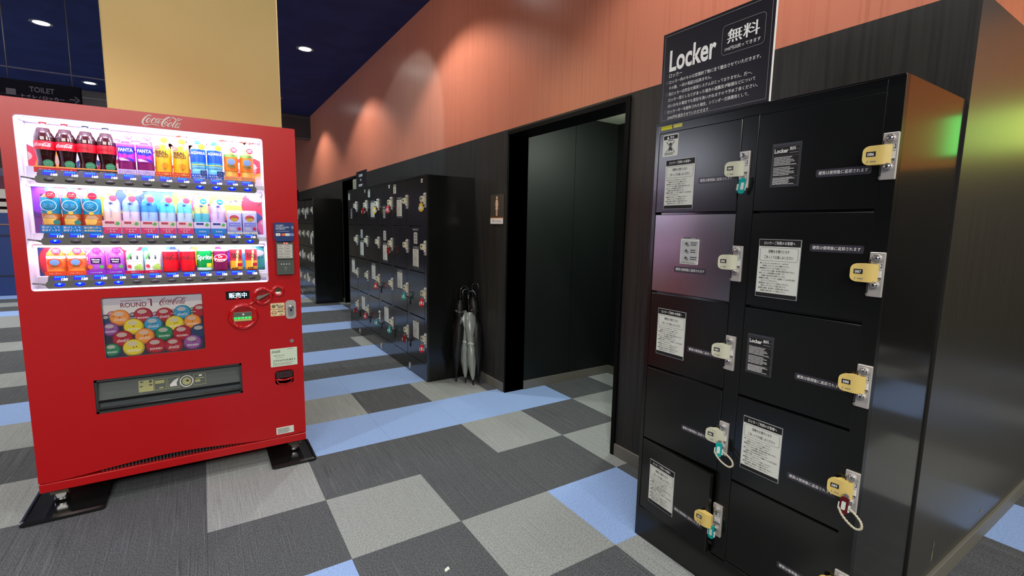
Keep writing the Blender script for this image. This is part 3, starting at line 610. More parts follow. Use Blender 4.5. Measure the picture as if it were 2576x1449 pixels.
# ------------------------------------------------------------------ keys
def col_m_(c): return mat('key_'+c, {'teal': (0, 150, 148), 'red': (206, 26, 44), 'darkred': (130, 14, 22), 'maroon': (84, 10, 14), 'yellow': (222, 178, 24), 'pink': (206, 60, 84)}[c], .35)
clip_m = mat('clip_white', (200, 210, 202), .4); band_m = mat('coil_band', (176, 170, 148), .5)
def key(label, Y, Z, c, X=1.135, band=0, strap=None, tilt=0.0, turn=0.0, grp='locker keys left in the locks'):
    t = thing('locker_key', label, 'key', (X-.020, Y, Z), RZ, grp); t.rotation_euler = (tilt, 0, RZ+turn); t.scale = (.9, .9, .86)
    b = B(); b.box(-.0012, .0012, -.012, .008, -.003, .003, chrome, .0004); b.cyl(0, 0, .008, -.016, -.010, steel, 10); P('key_blade', b, t)
    b = B(); m = col_m_(c); b.rrect(-.012, .012, -.062, -.002, .009, -.022, -.013, m, 4); b.rrect(-.006, .006, -.046, -.018, .003, -.0235, -.022, m if c in ('darkred',) else clip_m, 3); P('key_tag', b, t)
    for q_ in (-.0145, .0145): b = B(); b.box(q_-.0025, q_+.0025, -.021, -.014, -.050, -.026, clip_m, .001); P('clip', b, t)
    if band:
        b = B(); pts = [(-.014, -.020, -.042), (-.002, -.024, -.060), (.020, -.026, -.078), (.044, -.026, -.088), (.058, -.024, -.080), (.054, -.022, -.062), (.036, -.020, -.046), (.016, -.018, -.036)]
        pts = catmull(pts, 6); b.tube(pts, .0045, band_m, 8, [(.0046 if i % 2 else .0030) for i in range(len(pts))]); P('wrist_coil', b, t)
    if strap:
        b = B(); b.tube([(.012, -.018, -.03), (.035, -.02, -.035), (.05, -.018, -.055), (.045, -.016, -.085), (.05, -.014, -.10)], .006, strap, 6); P('strap', b, t)
    return t
key('teal locker key hanging in the lock of the top left door numbered 081', -.882, 1.562-.01, 'teal', tilt=.25, turn=1.0)
key('teal locker key with white coil hanging in the lock of door 084', -.882, .600, 'teal', band=.9, tilt=-.15, turn=.35)
key('teal locker key hanging beside the door that stands ajar', -.882, .276, 'teal')
key('dark red locker key with beige coil hanging in the lock of door 089', -1.299, .600, 'maroon', band=.9, tilt=-.15)
XF = 1.145
def fk(label, k, r, c, turn=.85, **kw):
    Y = 2.808-.858*(2-k//2)*0+0; Yc = (4.524, 3.666, 2.808)[k//2]; x = .022+.429*(k % 2)+.368+.020
    t = key(label, Yc-x, FZ+(3-r)*FP+.152+.034, c, XF, **kw); t.rotation_euler = (0, 0, RZ+turn); t.scale = (1.25, 1.25, 1.1); t.location.x -= .012
sb = mat('strap_black', (16, 14, 16), .6)
fk('yellow locker key on the right column, top row of the corridor lockers', 5, 0, 'yellow')
fk('pink locker key at the top of the fourth column of corridor lockers', 3, 0, 'pink', strap=sb)
fk('yellow locker key at the top of the third column of corridor lockers', 2, 0, 'yellow')
fk('dark red locker key with black strap, top of the second column', 1, 0, 'darkred', strap=sb)
fk('dark red locker key with black strap in the second row of corridor lockers', 3, 1, 'darkred', strap=sb)
fk('red locker key in the third row, third column of corridor lockers', 2, 2, 'red', strap=sb)
fk('teal locker key in the third row, fifth column of corridor lockers', 4, 2, 'teal', strap=sb)
fk('red and white locker key in the third row, on the right column', 5, 2, 'red')
fk('dark red locker key in the fourth row, farthest column', 0, 3, 'darkred', strap=sb)
fk('red and white locker key in the fourth row, second column', 1, 3, 'red', strap=sb)
fk('teal locker key in the fourth row under a lock without handle', 2, 3, 'teal', strap=sb)
fk('teal locker key in the fourth row, fourth column of corridor lockers', 3, 3, 'teal', strap=sb)
fk('dark red locker key in the fourth row, fifth column of corridor lockers', 4, 3, 'darkred', strap=sb)
fk('red and white locker key in the fourth row, on the right column', 5, 3, 'red')
# ------------------------------------------------------------------ women's sign
t = thing('restroom_sign', 'brown womens restroom sign on the black wall above the umbrellas', 'sign', (1.592, 1.648, 1.39), RZ)
b = B(); b.box(0, .203, 0, .008, 0, .238, mat('sign_brown', (70, 62, 54), .4), .001); b.rect(0.001, .202, .001, .046, -.0006, inkw); b.rect(0.001, .202, .046, .053, -.0007, mat('sign_orange', (214, 122, 52), .5)); P('sign_panel', b, t)
b = B(); fm = mat('figure_beige', (226, 190, 160), .5); b.ell(.101, .212, .013, .013, -.0008, fm, 16)
b.poly([(.085, .196), (.117, .196), (.126, .150), (.119, .146), (.114, .165), (.123, .118), (.079, .118), (.088, .165), (.083, .146), (.076, .150)][::-1], -.0008, fm)
b.poly([(.089, .066), (.099, .066), (.0995, .119), (.089, .119)], -.0008, fm); b.poly([(.103, .066), (.113, .066), (.113, .119), (.1025, .119)], -.0008, fm); P('woman_figure', b, t)
b = B(); b.text('No Smoking', .067, .017, .022, -.0008, ink, w=.10); P('lettering', b, t)
b = B(); b.ring(.045, .024, .009, .0115, -.0008, ink, 16); b.rect(.038, .052, .0225, .0255, -.0009, ink); P('no_smoking_symbol', b, t)
# ------------------------------------------------------------------ umbrellas
hk = mat('hook_black', (26, 26, 28), .12, coat=.6); shm = mat('shaft_steel', (170, 170, 170), .25, .9); blk_f = mat('black_fabric', (14, 14, 15), .5); gf = mat('gray_fabric', (96, 88, 80), .7)
def umbrella(label, tip, top, m, rmax, hook, prof, tie=None, hr=.032, ext=.11):
    T, H = Vector(tip), Vector(top); L = (H-T).length
    t = thing('umbrella', label, 'umbrella', tip, 0, 'umbrellas leaning in the corner by the lockers')
    t.rotation_mode = 'QUATERNION'; t.rotation_quaternion = (H-T).to_track_quat('Z', 'Y')
    b = B(); b.tube([(0, 0, .0), (0, 0, L-.02)], .005, shm, 8); P('shaft', b, t)
    b = B(); b.lathe([(.004, 0), (.007, .004), (.008, .05), (.006, .055)], 0, 0, hk, 10); P('ferrule', b, t)
    b = B(); n = 16; sec = [(z*L, r*rmax) for z, r in prof]; V = []
    for k, (z, r) in enumerate(sec):
        for i in range(n):
            a = 2*PI*i/n+z*2.2; q = r*(1+(.22 if i % 2 else -.22)+.16*math.sin(3*a+z*13+L*40)+.10*math.sin(5*a-z*29)); V.append((q*math.cos(a), q*math.sin(a), z))
    b.add(V, [(k*n+i, k*n+(i+1) % n, (k+1)*n+(i+1) % n, (k+1)*n+i) for k in range(len(sec)-1) for i in range(n)], m, True); P('canopy', b, t)
    if tie:
        b = B(); z, r, mm = tie; b.tube([(r*math.cos(a), r*math.sin(a), z*L+.006*math.sin(2*a)) for a in [2*PI*k/12 for k in range(13)]], .010, mm, 6); P('tie_strap', b, t)
    b = B(); q = t.rotation_quaternion.inverted(); hd = q @ Vector(hook); hd.z = 0; hd.normalize()
    pts = [(0, 0, L-.06), (0, 0, L), (0, 0, L+.03)]+[tuple(hd*(hr-hr*math.cos(a))+Vector((0, 0, L+.03+hr*math.sin(a)))) for a in [PI*k/8 for k in range(1, 9)]]+[tuple(hd*(2*hr)+Vector((0, 0, L+.03-ext*.3)))]
    b.tube(pts, .0075, hk, 10); P('handle', b, t)
    return t
CV = [(.055, .16), (.12, .42), (.25, .66), (.4, .82), (.47, .62), (.55, .80), (.68, 1.0), (.77, .9), (.83, .55)]
umbrella('clear vinyl umbrella in front of the others, tip nearest the camera', (1.462, 1.685, .0), (1.512, 1.885, .735), clearv, .044, (1, -.5, 0), CV, (.47, .022, clip_m))
umbrella('clear vinyl umbrella leaning just left of the front clear one', (1.432, 1.772, .0), (1.468, 1.905, .755), clearv, .040, (.8, -.3, 0), CV, (.47, .020, clip_m), hr=.028)
BV = [(.06, .16), (.15, .5), (.3, .95), (.5, 1.0), (.62, .9), (.72, .5), (.78, .85), (.87, .75), (.93, .3)]
umbrella('black umbrella leftmost of the leaning ones, against the locker side', (1.375, 1.842, .0), (1.432, 1.878, .78), blk_f, .046, (1, -.15, 0), BV, (.80, .034, gf), hr=.036)
umbrella('black umbrella rightmost of the leaning ones, against the wall', (1.535, 1.715, .0), (1.552, 1.885, .80), blk_f, .052, (.6, -.9, 0), BV, (.78, .030, gf))
# ================================================================== VENDING MACHINE
VM = thing('vending_machine', 'red drink vending machine with three lit shelves in front of the yellow column', 'vending machine', (-.571, 1.45, 0))
VO = (-.571, 1.45, 0)
def V(name, b, parent=VM, label=None): return P(name, b, parent, label=label, off=VO)
X0, X1, FY = -1.143, .002, 1.03
b = B(); b.box(X0, X1, 1.092, 1.84, .105, 1.041, red_m); b.box(X0, X1, 1.215, 1.84, 1.04, 1.872, red_m); b.box(X0, -1.100, 1.092, 1.22, 1.04, 1.872, red_m); b.box(-.150, X1, 1.092, 1.22, 1.04, 1.872, red_m); b.box(X0, X1, 1.092, 1.22, 1.808, 1.872, red_m); V('cabinet_body', b)
# door panel
b = B(); outer = [(X0, .157)]
for k in range(0, 25): t_ = k/24; outer.append((-1.105+.93*t_, .153+.030*math.sin(PI*min(1, max(0, t_)))**1.6))
outer += [(X1, .157), (X1, 1.868), (X1-.004, 1.872), (X0+.004, 1.872), (X0, 1.868)]
WIN = b.rr(-1.096, -.158, 1.047, 1.803, .012, 4)
POS = b.rr(-.866, -.466, .711, 1.002, .010, 4); PIC = [(-.918, .446), (-.308, .446), (-.308, .612), (-.918, .612)]
b.holed(outer, [WIN, POS, PIC], FY, FY+.062, red_m, [W, gray_md, gray_dk]); V('door_panel', b)
b = B(); b.box(X0, X1, FY, FY+.06, .107, .150, red_m, .003); V('kick_plate', b)
b = B(); b.box(-1.10, -.18, FY+.045, FY+.06, .148, .20, black)
for k in range(46): b.box(-.92+.0142*k, -.913+.0142*k, FY+.02, FY+.046, .150, .182, gray_dk)
o = V('vent_grille', b); o['kind'] = 'stuff'
b = B(); b.logo(-.657, 1.812, .157, FY-.0012, mat('logo_silver', (202, 192, 186), .35)); V('script_logo', b)
# display cavity
b = B(); b.box(-1.099, -1.0965, FY+.05, 1.20, 1.045, 1.806, W); b.box(-.1575, -.152, FY+.05, 1.20, 1.045, 1.806, W); b.box(-1.099, -.152, FY+.05, 1.20, 1.803, 1.808, W); b.box(-1.099, -.152, FY+.05, 1.20, 1.04, 1.047, W); b.box(-1.099, -.152, 1.195, 1.21, 1.045, 1.806, W)
for z0, z1 in ((1.535, 1.60), (1.25, 1.30), (1.047, 1.10)): b.box(-1.097, -.157, 1.145, 1.195, z0, z1, W)
V('display_tray', b)
b = B(); b.rect(-1.096, -.158, 1.047, 1.803, FY+.006, glass_m); V('glass_pane', b)
def pcol(k): return mat('print_'+k, {'r': (176, 22, 44), 'o': (238, 148, 50), 'y': (230, 210, 44), 'c': (52, 150, 196), 'b': (34, 60, 98), 'g': (34, 130, 84), 'p': (150, 84, 156), 'k': (196, 96, 128), 'v': (110, 40, 170), 't': (20, 120, 110)}[k], .45)
def pdark(k): return mat('printd_'+k, {'r': (124, 12, 30), 'o': (196, 104, 40), 'y': (186, 160, 30), 'c': (26, 100, 98), 'b': (18, 34, 100), 'g': (14, 84, 56), 'p': (96, 40, 110), 'k': (150, 60, 100), 'v': (70, 20, 98), 't': (10, 84, 78)}[k], .45)
hl = mat('print_hl', (236, 226, 216), .45, alpha=.55); holem = mat('print_hole', (36, 24, 34), .5)
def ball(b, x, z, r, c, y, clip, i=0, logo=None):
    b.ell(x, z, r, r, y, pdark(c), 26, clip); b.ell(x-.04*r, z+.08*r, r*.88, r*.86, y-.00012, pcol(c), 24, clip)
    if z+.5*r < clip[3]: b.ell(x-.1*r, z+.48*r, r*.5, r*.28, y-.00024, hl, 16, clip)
    for k in range(2 if i % 3 else 1):
        hx, hz = x+(-.02+.26*k)*r, z+.05*r+.05*r*k
        if clip[0] < hx < clip[1] and clip[2] < hz < clip[3] and clip[3] < 1.7: b.ell(hx, hz, r*.075, r*.06, y-.00036, holem, 10, clip)
    if logo and clip[0] < x-.6*r and x+.6*r < clip[1] and z-.5*r > clip[2] and z < clip[3]:
        if logo == 'c': b.logo(x-.55*r, z-.42*r, r*1.15, y-.00048, inkw, n=2)
        else: b.text('ROUND1', x-.58*r, z-.42*r, r*.32, y-.00048, inkw, w=r*1.15, bold=.02)
BALLS= [[-830,916,18,"k"],[-855,895,24,"b"],[-751,904,18,"b"],[-665,902,17,"p"],[-593,912,14,"k"],[-508,914,16,"g"],[-802,902,35,"o"],[-713,907,34,"r"],[-628,902,33,"r"],[-554,908,34,"c"],[-479,912,30,"r"],[-841,848,29,"p"],[-753,854,35,"y"],[-676,858,34,"c"],[-589,854,35,"y"],[-514,858,33,"o"],[-797,799,36,"r"],[-713,803,35,"o"],[-635,808,34,"g"],[-561,803,36,"r"],[-488,805,34,"b"],[-841,748,29,"g"],[-759,750,38,"y"],[-672,748,37,"r"],[-599,744,35,"r"],[-519,749,36,"p"]]
PC = (-.864, -.468, .713, 1.0); b = B(); yy = FY+.012
b.rect(PC[0], PC[1], .93, 1.0, yy, mat('print_gray', (196, 192, 204), .4)); b.rect(PC[0], PC[1], .88, .965, yy-.00005, mat('print_pale', (226, 220, 220), .4)); b.rect(PC[0], PC[1], .713, .885, yy-.0001, mat('print_shadow', (46, 40, 62), .4))
for i, (x, z, r, c) in enumerate(BALLS):
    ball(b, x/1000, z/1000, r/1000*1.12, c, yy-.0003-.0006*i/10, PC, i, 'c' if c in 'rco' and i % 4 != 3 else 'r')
mar = mat('print_maroon', (122, 22, 52), .4); b.text('ROUND', -.797, .951, .030, yy-.0003, mar, w=.100, bold=.01); b.poly([(-.6815, .9505), (-.6755, .9505), (-.6755, .986), (-.692, .986), (-.692, .9825), (-.6815, .9825)], yy-.0003, mar); b.bars(-.795, .980, .105, .004, yy-.0003, mar, 1, 3, .6, 14); b.ring(-.7705, .9617, .009, .0105, yy-.0004, mar, 16)
b.logo(-.644, .951, .112, yy-.0003, mar); V('poster_print', b)
b = B(); b.rect(-.868, -.464, .709, 1.004, FY+.004, glass_m); b.box(-.868, -.864, FY+.002, FY+.02, .711, 1.002, gray_md); b.box(-.87, -.46, FY+.014, FY+.06, .708, 1.006, gray_dk); V('poster_window', b)
# backdrops of the three shelves
for n, (z0, z1) in enumerate(((1.60, 1.803), (1.30, 1.515), (1.10, 1.235))):
    b = B(); yb = 1.19; cl = (-1.095, -.159, z0, z1)
    if n == 0:
        b.rect(*cl, yb, W); pk = mat('print_pink', (204, 120, 98), .5); b.text('ROUND1', -.80, 1.70, .085, yb-.001, mar, w=.42); b.logo(-.57, 1.69, .40, yb-.001, pk)
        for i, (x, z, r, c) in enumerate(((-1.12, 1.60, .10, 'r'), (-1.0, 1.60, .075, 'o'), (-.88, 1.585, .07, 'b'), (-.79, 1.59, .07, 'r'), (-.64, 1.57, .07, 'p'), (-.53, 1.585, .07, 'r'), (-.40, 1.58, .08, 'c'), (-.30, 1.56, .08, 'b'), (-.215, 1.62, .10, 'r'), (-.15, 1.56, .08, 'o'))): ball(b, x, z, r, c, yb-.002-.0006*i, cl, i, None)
        b.logo(-.30, 1.63, .13, yb-.0085, inkw)
    elif n == 1:
        b.rect(*cl, yb, pdark('p'))
        for i, (x, z, r, c) in enumerate(((-1.06, 1.47, .10, 'v'), (-.97, 1.36, .07, 'r'), (-.95, 1.50, .09, 'k'), (-.83, 1.46, .08, 'y'), (-.72, 1.47, .08, 'b'), (-.60, 1.48, .08, 'c'), (-.50, 1.46, .08, 'y'), (-.41, 1.45, .08, 'k'), (-.31, 1.47, .10, 'o'), (-.17, 1.46, .09, 'r'), (-.22, 1.36, .07, 'b'), (-.14, 1.34, .05, 'k'))): ball(b, x, z, r, c, yb-.002-.0006*i, cl, i, None)
        b.logo(-.36, 1.455, .11, yb-.0098, inkw); b.logo(-.23, 1.50, .07, yb-.0098, inkw)
    else:
        b.rect(*cl, yb, pdark('b'))
        for i, (x, z, r, c) in enumerate(((-1.0, 1.165, .10, 'r'), (-.88, 1.20, .08, 'k'), (-.75, 1.20, .07, 'r'), (-.64, 1.19, .08, 'c'), (-.53, 1.2, .07, 'b'), (-.43, 1.19, .08, 'y'), (-.33, 1.2, .07, 'v'), (-.25, 1.18, .08, 'c'), (-.185, 1.165, .065, 't'))): ball(b, x, z, r, c, yb-.002-.0006*i, cl, i, None)
        b.logo(-1.06, 1.17, .17, yb-.008, inkw)
    V('backdrop_print', b)
# rails, buttons, prices
rail_m = mat('rail_gray', (112, 112, 106), .4); strip_m = mat('price_strip_gray', (58, 57, 64), .6, spec=.2)
btn_off = mat('button_off', (58, 52, 58), .35); btn_on = mat('button_on', (0, 20, 220), .3, emit=1.6, ec=(0, 20, 255)); btn_hot = mat('button_hot', (60, 200, 255), .3, emit=3.5, ec=(60, 200, 255))
pr_blue = mat('price_blue', (2, 4, 30), .5, emit=1.6, ec=(0, 20, 255), spec=.1); pr_cyan = mat('price_cyan', (0, 20, 30), .5, emit=1.4, ec=(0, 170, 255), spec=.1); pr_w = mat('price_white', (255, 255, 255), .4, emit=3.0)
XS = [-1.004+.0694*k for k in range(6)]+[-.587+.0702*k for k in range(6)]
b = B(); b.dome(0, 0, .0185, .0090, 0, .006, btn_off); BT0 = b.mesh('selection_button'); b = B(); b.dome(0, 0, .0185, .0090, 0, .006, btn_on); b.dome(0, .003, .005, .0032, -.0045, .0025, btn_hot, 10, 2); BT1 = b.mesh('selection_button')
RAILS = ((1.538, (8, 9, 10, 11), '160', 1.582), (1.267, (0, 11), '110', 1.303), (1.072, (0, 1, 2, 3), '130', 1.110))
for zc, lit, pr, zt in RAILS:
    b = B(); b.rrect(-1.050, -.194, zc-.017, zc+.016, .012, FY+.012, FY+.045, rail_m, 4)
    b.add([(-1.044, FY+.016, zc+.015), (-.200, FY+.016, zc+.015), (-.200, FY+.040, zt), (-1.044, FY+.040, zt)], [(0, 1, 2, 3)], strip_m)
    b.box(-1.044, -.200, FY+.040, FY+.046, zc-.015, zt, strip_m); rl = V('shelf_rail', b)
    b = B(); b.tube([(-1.045, FY+.03, zc), (-1.07, FY+.025, zc+.004), (-1.095, FY+.02, zc+.008)], .003, rail_m, 6); b.tube([(-1.045, FY+.03, zc-.008), (-1.07, FY+.028, zc+.002), (-1.095, FY+.02, zc+.006)], .002, rail_m, 6); b.box(-.196, -.160, FY+.022, FY+.04, zc+.0, zc+.022, W); P('rail_bracket', b, rl, off=VO)
    b = B()
    f = lambda x, z: FY+.016+.024*max(0, (z-.0)/(zt-zc-.015))-.0008
    h = zt-zc-.015
    for (x0, x1, a0, a1, m) in ((-.022, .020, .50, .95, pr_blue), (-.022, .004, .20, .50, pr_blue)): b.add([(x0, f(0, h*a0), h*a0), (x1, f(0, h*a0), h*a0), (x1, f(0, h*a1), h*a1), (x0, f(0, h*a1), h*a1)], [(0, 1, 2, 3)], m)
    for k in range(6): b.add([(-.018+.006*k, f(0, h*.65)-.0006, h*.62), (-.0145+.006*k, f(0, h*.65)-.0006, h*.62), (-.0145+.006*k, f(0, h*.85)-.0006, h*.86), (-.018+.006*k, f(0, h*.85)-.0006, h*.86)], [(0, 1, 2, 3)], pr_cyan)
    b.text(pr, .006, h*.12, .013, 0, pr_w, w=.021, bold=.03, fn=lambda x, z: f(0, z)-.0009); PD = b.mesh('price_display')
    for k, x in enumerate(XS):
        P('selection_button', BT1 if k in lit else BT0, rl, (x-VO[0], FY+.012-VO[1], zc-.001))
        P('price_display', PD, rl, (x-VO[0], -VO[1], zc+.015))
for z, nm in ((1.797, 0), (1.515, 1), (1.2445, 2)):
    b = B(); y0 = 1.075 if nm == 0 else 1.080; b.box(-1.085, -.17, y0, y0+.030, z-.006, z+.002, led_w); V('led_tube', b)
    light('display_lamp', 'AREA', (-.627, 1.165, z-.004), (6.5, 3.0, 1.8)[nm], (.78, .74, 1.0), (0, 0, 0), shape='RECTANGLE', size=.9, size_y=.03)
    light('display_front_lamp', 'AREA', (-.627, 1.042, z+(.002 if nm == 0 else -.0)), (4.4, 2.6, 1.7)[nm], (.78, .74, 1.0), (math.radians(38), 0, 0), shape='RECTANGLE', size=.9, size_y=.006)
b = B(); b.box(-1.09, -.165, FY+.012, FY+.03, 1.0475, 1.0515, mat('led_line', (250, 235, 255), .5, emit=2.2)); V('led_line', b)
# controls
b = B(); b.box(-.361, -.253, FY-.003, FY, .961, 1.004, black_g, .001); b.rect(-.358, -.256, .964, 1.001, FY-.0034, mat('screen_dark', (22, 26, 36), .2)); b.text('販売中', -.307, .9715, .030, FY-.0038, mat('screen_text', (200, 240, 255), .4, emit=1.6), w=.082, al='c', bold=.02); b.rect(-.318, -.304, .9645, .9675, FY-.004, mat('led_red', (255, 20, 30), .4, emit=1.5)); V('status_display', b)
b = B(); cx, cz = -.287, .866; b.torus(cx, cz, .060, .0125, FY, red_gl, 32, 10); b.cyl(cx, cz, .060, FY-.004, FY, red_m, 28)
b.box(cx-.046, cx+.040, FY-.006, FY, cz-.025, cz+.025, mat('slot_metal', (150, 150, 142), .3, .5)); b.box(cx-.046, cx+.040, FY-.0045, FY-.004, cz+.028, cz+.045, red_dk)
b.box(cx-.044, cx+.038, FY-.0075, FY-.005, cz+.003, cz+.022, mat('slot_dark', (92, 94, 84), .3)); b.dome(cx, cz+.012, .005, .005, FY-.0075, .003, inkw, 10, 2)
gl = mat('slot_green', (20, 220, 70), .4, emit=2.4, ec=(0, 255, 70))
for k in range(5): b.box(cx-.042+.0165*k, cx-.031+.0165*k, FY-.0085, FY-.006, cz-.010, cz-.003, gl)
b.box(cx-.044, cx+.038, FY-.0080, FY-.005, cz-.022, cz-.013, mat('slot_cream', (196, 188, 98), .4)); V('bill_slot', b)
b = B(); cx, cz = -.190, .970; b.torus(cx, cz, .040, .011, FY, red_gl, 28, 10); b.cyl(cx, cz, .040, FY-.003, FY, red_dk, 24); b.torus(cx+.076, cz+.024, .024, .0095, FY, red_gl, 24, 10); b.cyl(cx+.076, cz+.024, .020, FY-.0035, FY, mat('coin_chrome', (150, 150, 98), .15, .9), 18)
b.rect(cx+.062, cx+.090, cz+.006, cz+.020, FY-.0045, inkw); b.text('コイン', cx, cz+.036, .009, FY-.0095, inkg, al='c')
b.prism([(cx-.032, cz-.012), (cx-.020, cz-.015), (cx+.030, cz+.012), (cx+.034, cz+.017), (cx-.005, cz+.006), (cx-.028, cz+.004)], FY-.016, FY-.006, mat('lever_gray', (120, 114, 108), .35)); V('coin_slot', b)
b = B(); b.tube([(-.232, FY-.002, .944), (-.248, FY-.003, .932), (-.262, FY-.002, .922)], .008, red_gl, 8); b.tube([(-.156, FY-.002, .992), (-.146, FY-.003, .994), (-.138, FY-.002, .996)], .008, red_gl, 8); V('slot_bridge', b)
b = B(); b.rrect(-.080, -.026, .834, .939, .018, FY-.004, FY, steel_l, 5); b.rrect(-.068, -.038, .848, .905, .012, FY-.0048, FY-.004, steel, 5); b.cyl(-.053, .902, .013, FY-.016, FY-.004, chrome, 18, .011); b.dome(-.053, .902, .011, .011, FY-.016, .004, chrome, 14, 3); b.box(-.057, -.049, FY-.012, FY-.005, .878, .890, black_g); V('door_lock', b)
st_y = mat('sticker_cream', (224, 208, 160), .5); cgold = mat('coin_gold', (120, 110, 70), .4)
b = B(); b.rrect(-.154, -.084, .893, .927, .002, FY-.001, FY, st_y, 2); b.ell(-.139, .909, .010, .010, FY-.0014, cgold, 16); b.ell(-.122, .915, .006, .006, FY-.0014, inkg, 14); b.text('OK', -.113, .9155, .009, FY-.0014, inkg); b.bars(-.119, .897, .032, .016, FY-.0014, ink, 3, 2, .5, 4); V('payment_sticker', b)
b = B(); b.rrect(-.155, -.084, .855, .890, .002, FY-.001, FY, st_y, 2); b.ring(-.138, .8725, .010, .0125, FY-.0014, red_dk, 16); b.rect(-.148, -.128, .871, .874, FY-.0015, red_dk); b.text('OK', -.112, .858, .012, FY-.0014, red_dk, bold=.02); b.bars(-.121, .874, .034, .011, FY-.0014, ink, 2, 5, .5, 4); V('payment_sticker', b)
b = B(); b.cyl(-.054, .707, .010, FY-.002, FY, steel, 18); b.rect(-.058, -.050, .706, .708, FY-.0024, black); V('key_hole', b)
b = B(); b.rrect(-.166, -.029, .567, .670, .002, FY-.001, FY, mat('sticker_green_white', (206, 222, 200), .5), 2); y = FY-.0015; b.logo(-.158, .646, .045, y, ink); b.text('お問い合わせ先', -.150, .6265, .008, y, ink, w=.055); b.rect(-.138, -.100, .617, .6185, y, inkg); b.text('2906905851', -.154, .5945, .018, y, ink, w=.112)
b.bars(-.155, .573, .115, .017, y, inkg, 3, 6, .3, 7); b.bars(-.080, .660, .030, .006, y, inkg, 1, 2, .4, 3); V('address_sticker', b)
b = B(); b.rrect(-.147, -.052, .462, .541, .018, FY-.0, FY+.004, red_gl, 5); b.rrect(-.143, -.056, .498, .537, .010, FY-.002, FY, mat('return_dark', (58, 34, 36), .2), 4); b.text('返却口', -.0995, .512, .010, FY-.0025, black, al='c'); b.tube([(-.145, FY-.003, .494), (-.12, FY-.009, .490), (-.0995, FY-.011, .489), (-.08, FY-.009, .490), (-.054, FY-.003, .494)], .005, red_gl, 8); b.tube([(-.140, FY-.002, .490), (-.130, FY-.003, .468), (-.0995, FY-.004, .463), (-.068, FY-.003, .468), (-.058, FY-.002, .490)], .003, red_gl, 8); V('coin_return', b)
b = B(); b.rrect(-.153, -.062, .170, .210, .002, FY-.001, FY, paper, 2); b.bars(-.146, .175, .078, .030, FY-.0015, ink, 4, 8, .35, 5); V('inspection_sticker', b)
# card reader
b = B(); b.rrect(-.115, -.030, 1.086, 1.262, .004, FY-.020, FY, mat('reader_gray', (74, 82, 78), .4), 3); b.box(-.115, -.030, FY-.0205, FY-.02, 1.166, 1.170, black); b.rect(-.111, -.034, 1.176, 1.252, FY-.0206, mat('reader_pad', (150, 150, 144), .5))
pd = mat('pad_pale', (196, 196, 188), .5)
for r in range(5):
    for c in range(2): b.rect(-.109+.037*c, -.075+.037*c, 1.178+.0145*r, 1.190+.0145*r, FY-.0209, pd); b.bars(-.106+.037*c, 1.180+.0145*r, .028, .008, FY-.0212, inkg, 1, r*2+c, .5, 3)
for k in range(4): b.rect(-.096+.013*k, -.089+.013*k, 1.142, 1.145, FY-.0206, inkw)
b.poly([(-.082, 1.120), (-.064, 1.120), (-.073, 1.129)], FY-.0206, inkg); b.ell(-.073, 1.112, .004, .003, FY-.0206, inkg, 10)
le = mat('led_red_hot', (255, 90, 90), .4, emit=6, ec=(255, 60, 60))
for x in (-.074, -.062): b.dome(x, 1.2575, .0045, .0030, FY-.020, .002, le, 10, 2)
cr = V('card_reader', b)
b = B(); b.prism([(-.121, 1.280), (-.113, 1.266), (-.033, 1.268), (-.027, 1.282), (-.027, 1.370), (-.121, 1.368)], FY-.022, FY-.001, mat('reader_navy', (36, 58, 110), .35)); y = FY-.0224; tw = mat('reader_text', (190, 204, 220), .5)
for i, (s_, ww) in enumerate((('ACCEPT', .040), ('CONTACTLESS', .066), ('PAYMENTS', .046))): b.text(s_, -.115, 1.350-.0095*i, .010, y, tw, w=ww, bold=.03, slant=.15)
for k in range(3): b.add([(-.044+.004*k+.010*math.cos(a), y, 1.3435+(.004+.0022*k)*math.sin(a)*1.4) for a in (-.9, -.45, 0, .45, .9)]+[(-.0455+.004*k+.010*math.cos(a), y, 1.3435+(.004+.0022*k)*math.sin(a)*1.4) for a in (.9, .45, 0, -.45, -.9)], [(0, 1, 8, 9), (1, 2, 7, 8), (2, 3, 6, 7), (3, 4, 5, 6)], tw)
b.bars(-.112, 1.3205, .080, .003, y, tw, 1, 4, .5, 8)
for x, s_, m in ((-.115, 'VISA', inkw), (-.068, 'JCB', inkw), (-.047, '', mat('card_blue', (120, 130, 190), .5))):
    b.rrect(x, x+.022, 1.297, 1.311, .002, y-.0002, y, m, 2)
    if s_: b.text(s_, x+.011, 1.301, .008, y-.0006, mat('card_ink', (30, 40, 90), .5), w=.016, al='c')
b.ell(-.084, 1.304, .007, .007, y-.0002, mat('card_red', (200, 40, 20), .5), 16); b.ell(-.076, 1.304, .007, .007, y-.0004, mat('card_orange', (226, 120, 30), .5), 16); P('payment_card_panel', b, cr, off=VO)
# pickup slot
b = B(); b.box(-.930, -.296, FY+.058, FY+.10, .434, .624, black); b.box(-.918, -.308, FY+.004, FY+.060, .446, .456, gray_dk); b.box(-.918, -.908, FY+.004, FY+.06, .446, .612, gray_dk); b.box(-.318, -.308, FY+.004, FY+.06, .446, .612, gray_dk); b.box(-.918, -.308, FY+.004, FY+.06, .600, .612, gray_dk); b.tube([(-.916, FY+.006, .468), (-.31, FY+.006, .468)], .006, gray_dk, 8); ps = V('pickup_slot', b)
b = B(); fl = mat('flap_smoke', (84, 90, 88), .22); b.add([(-.908, FY+.010, .506), (-.318, FY+.010, .506), (-.318, FY+.030, .598), (-.908, FY+.030, .598)], [(0, 1, 2, 3)], fl); b.box(-.908, -.318, FY+.008, FY+.016, .496, .508, black_g); b.box(-.908, -.318, FY+.016, FY+.024, .470, .496, mat('flap_low', (76, 82, 84), .25)); P('flap', b, ps, off=VO)
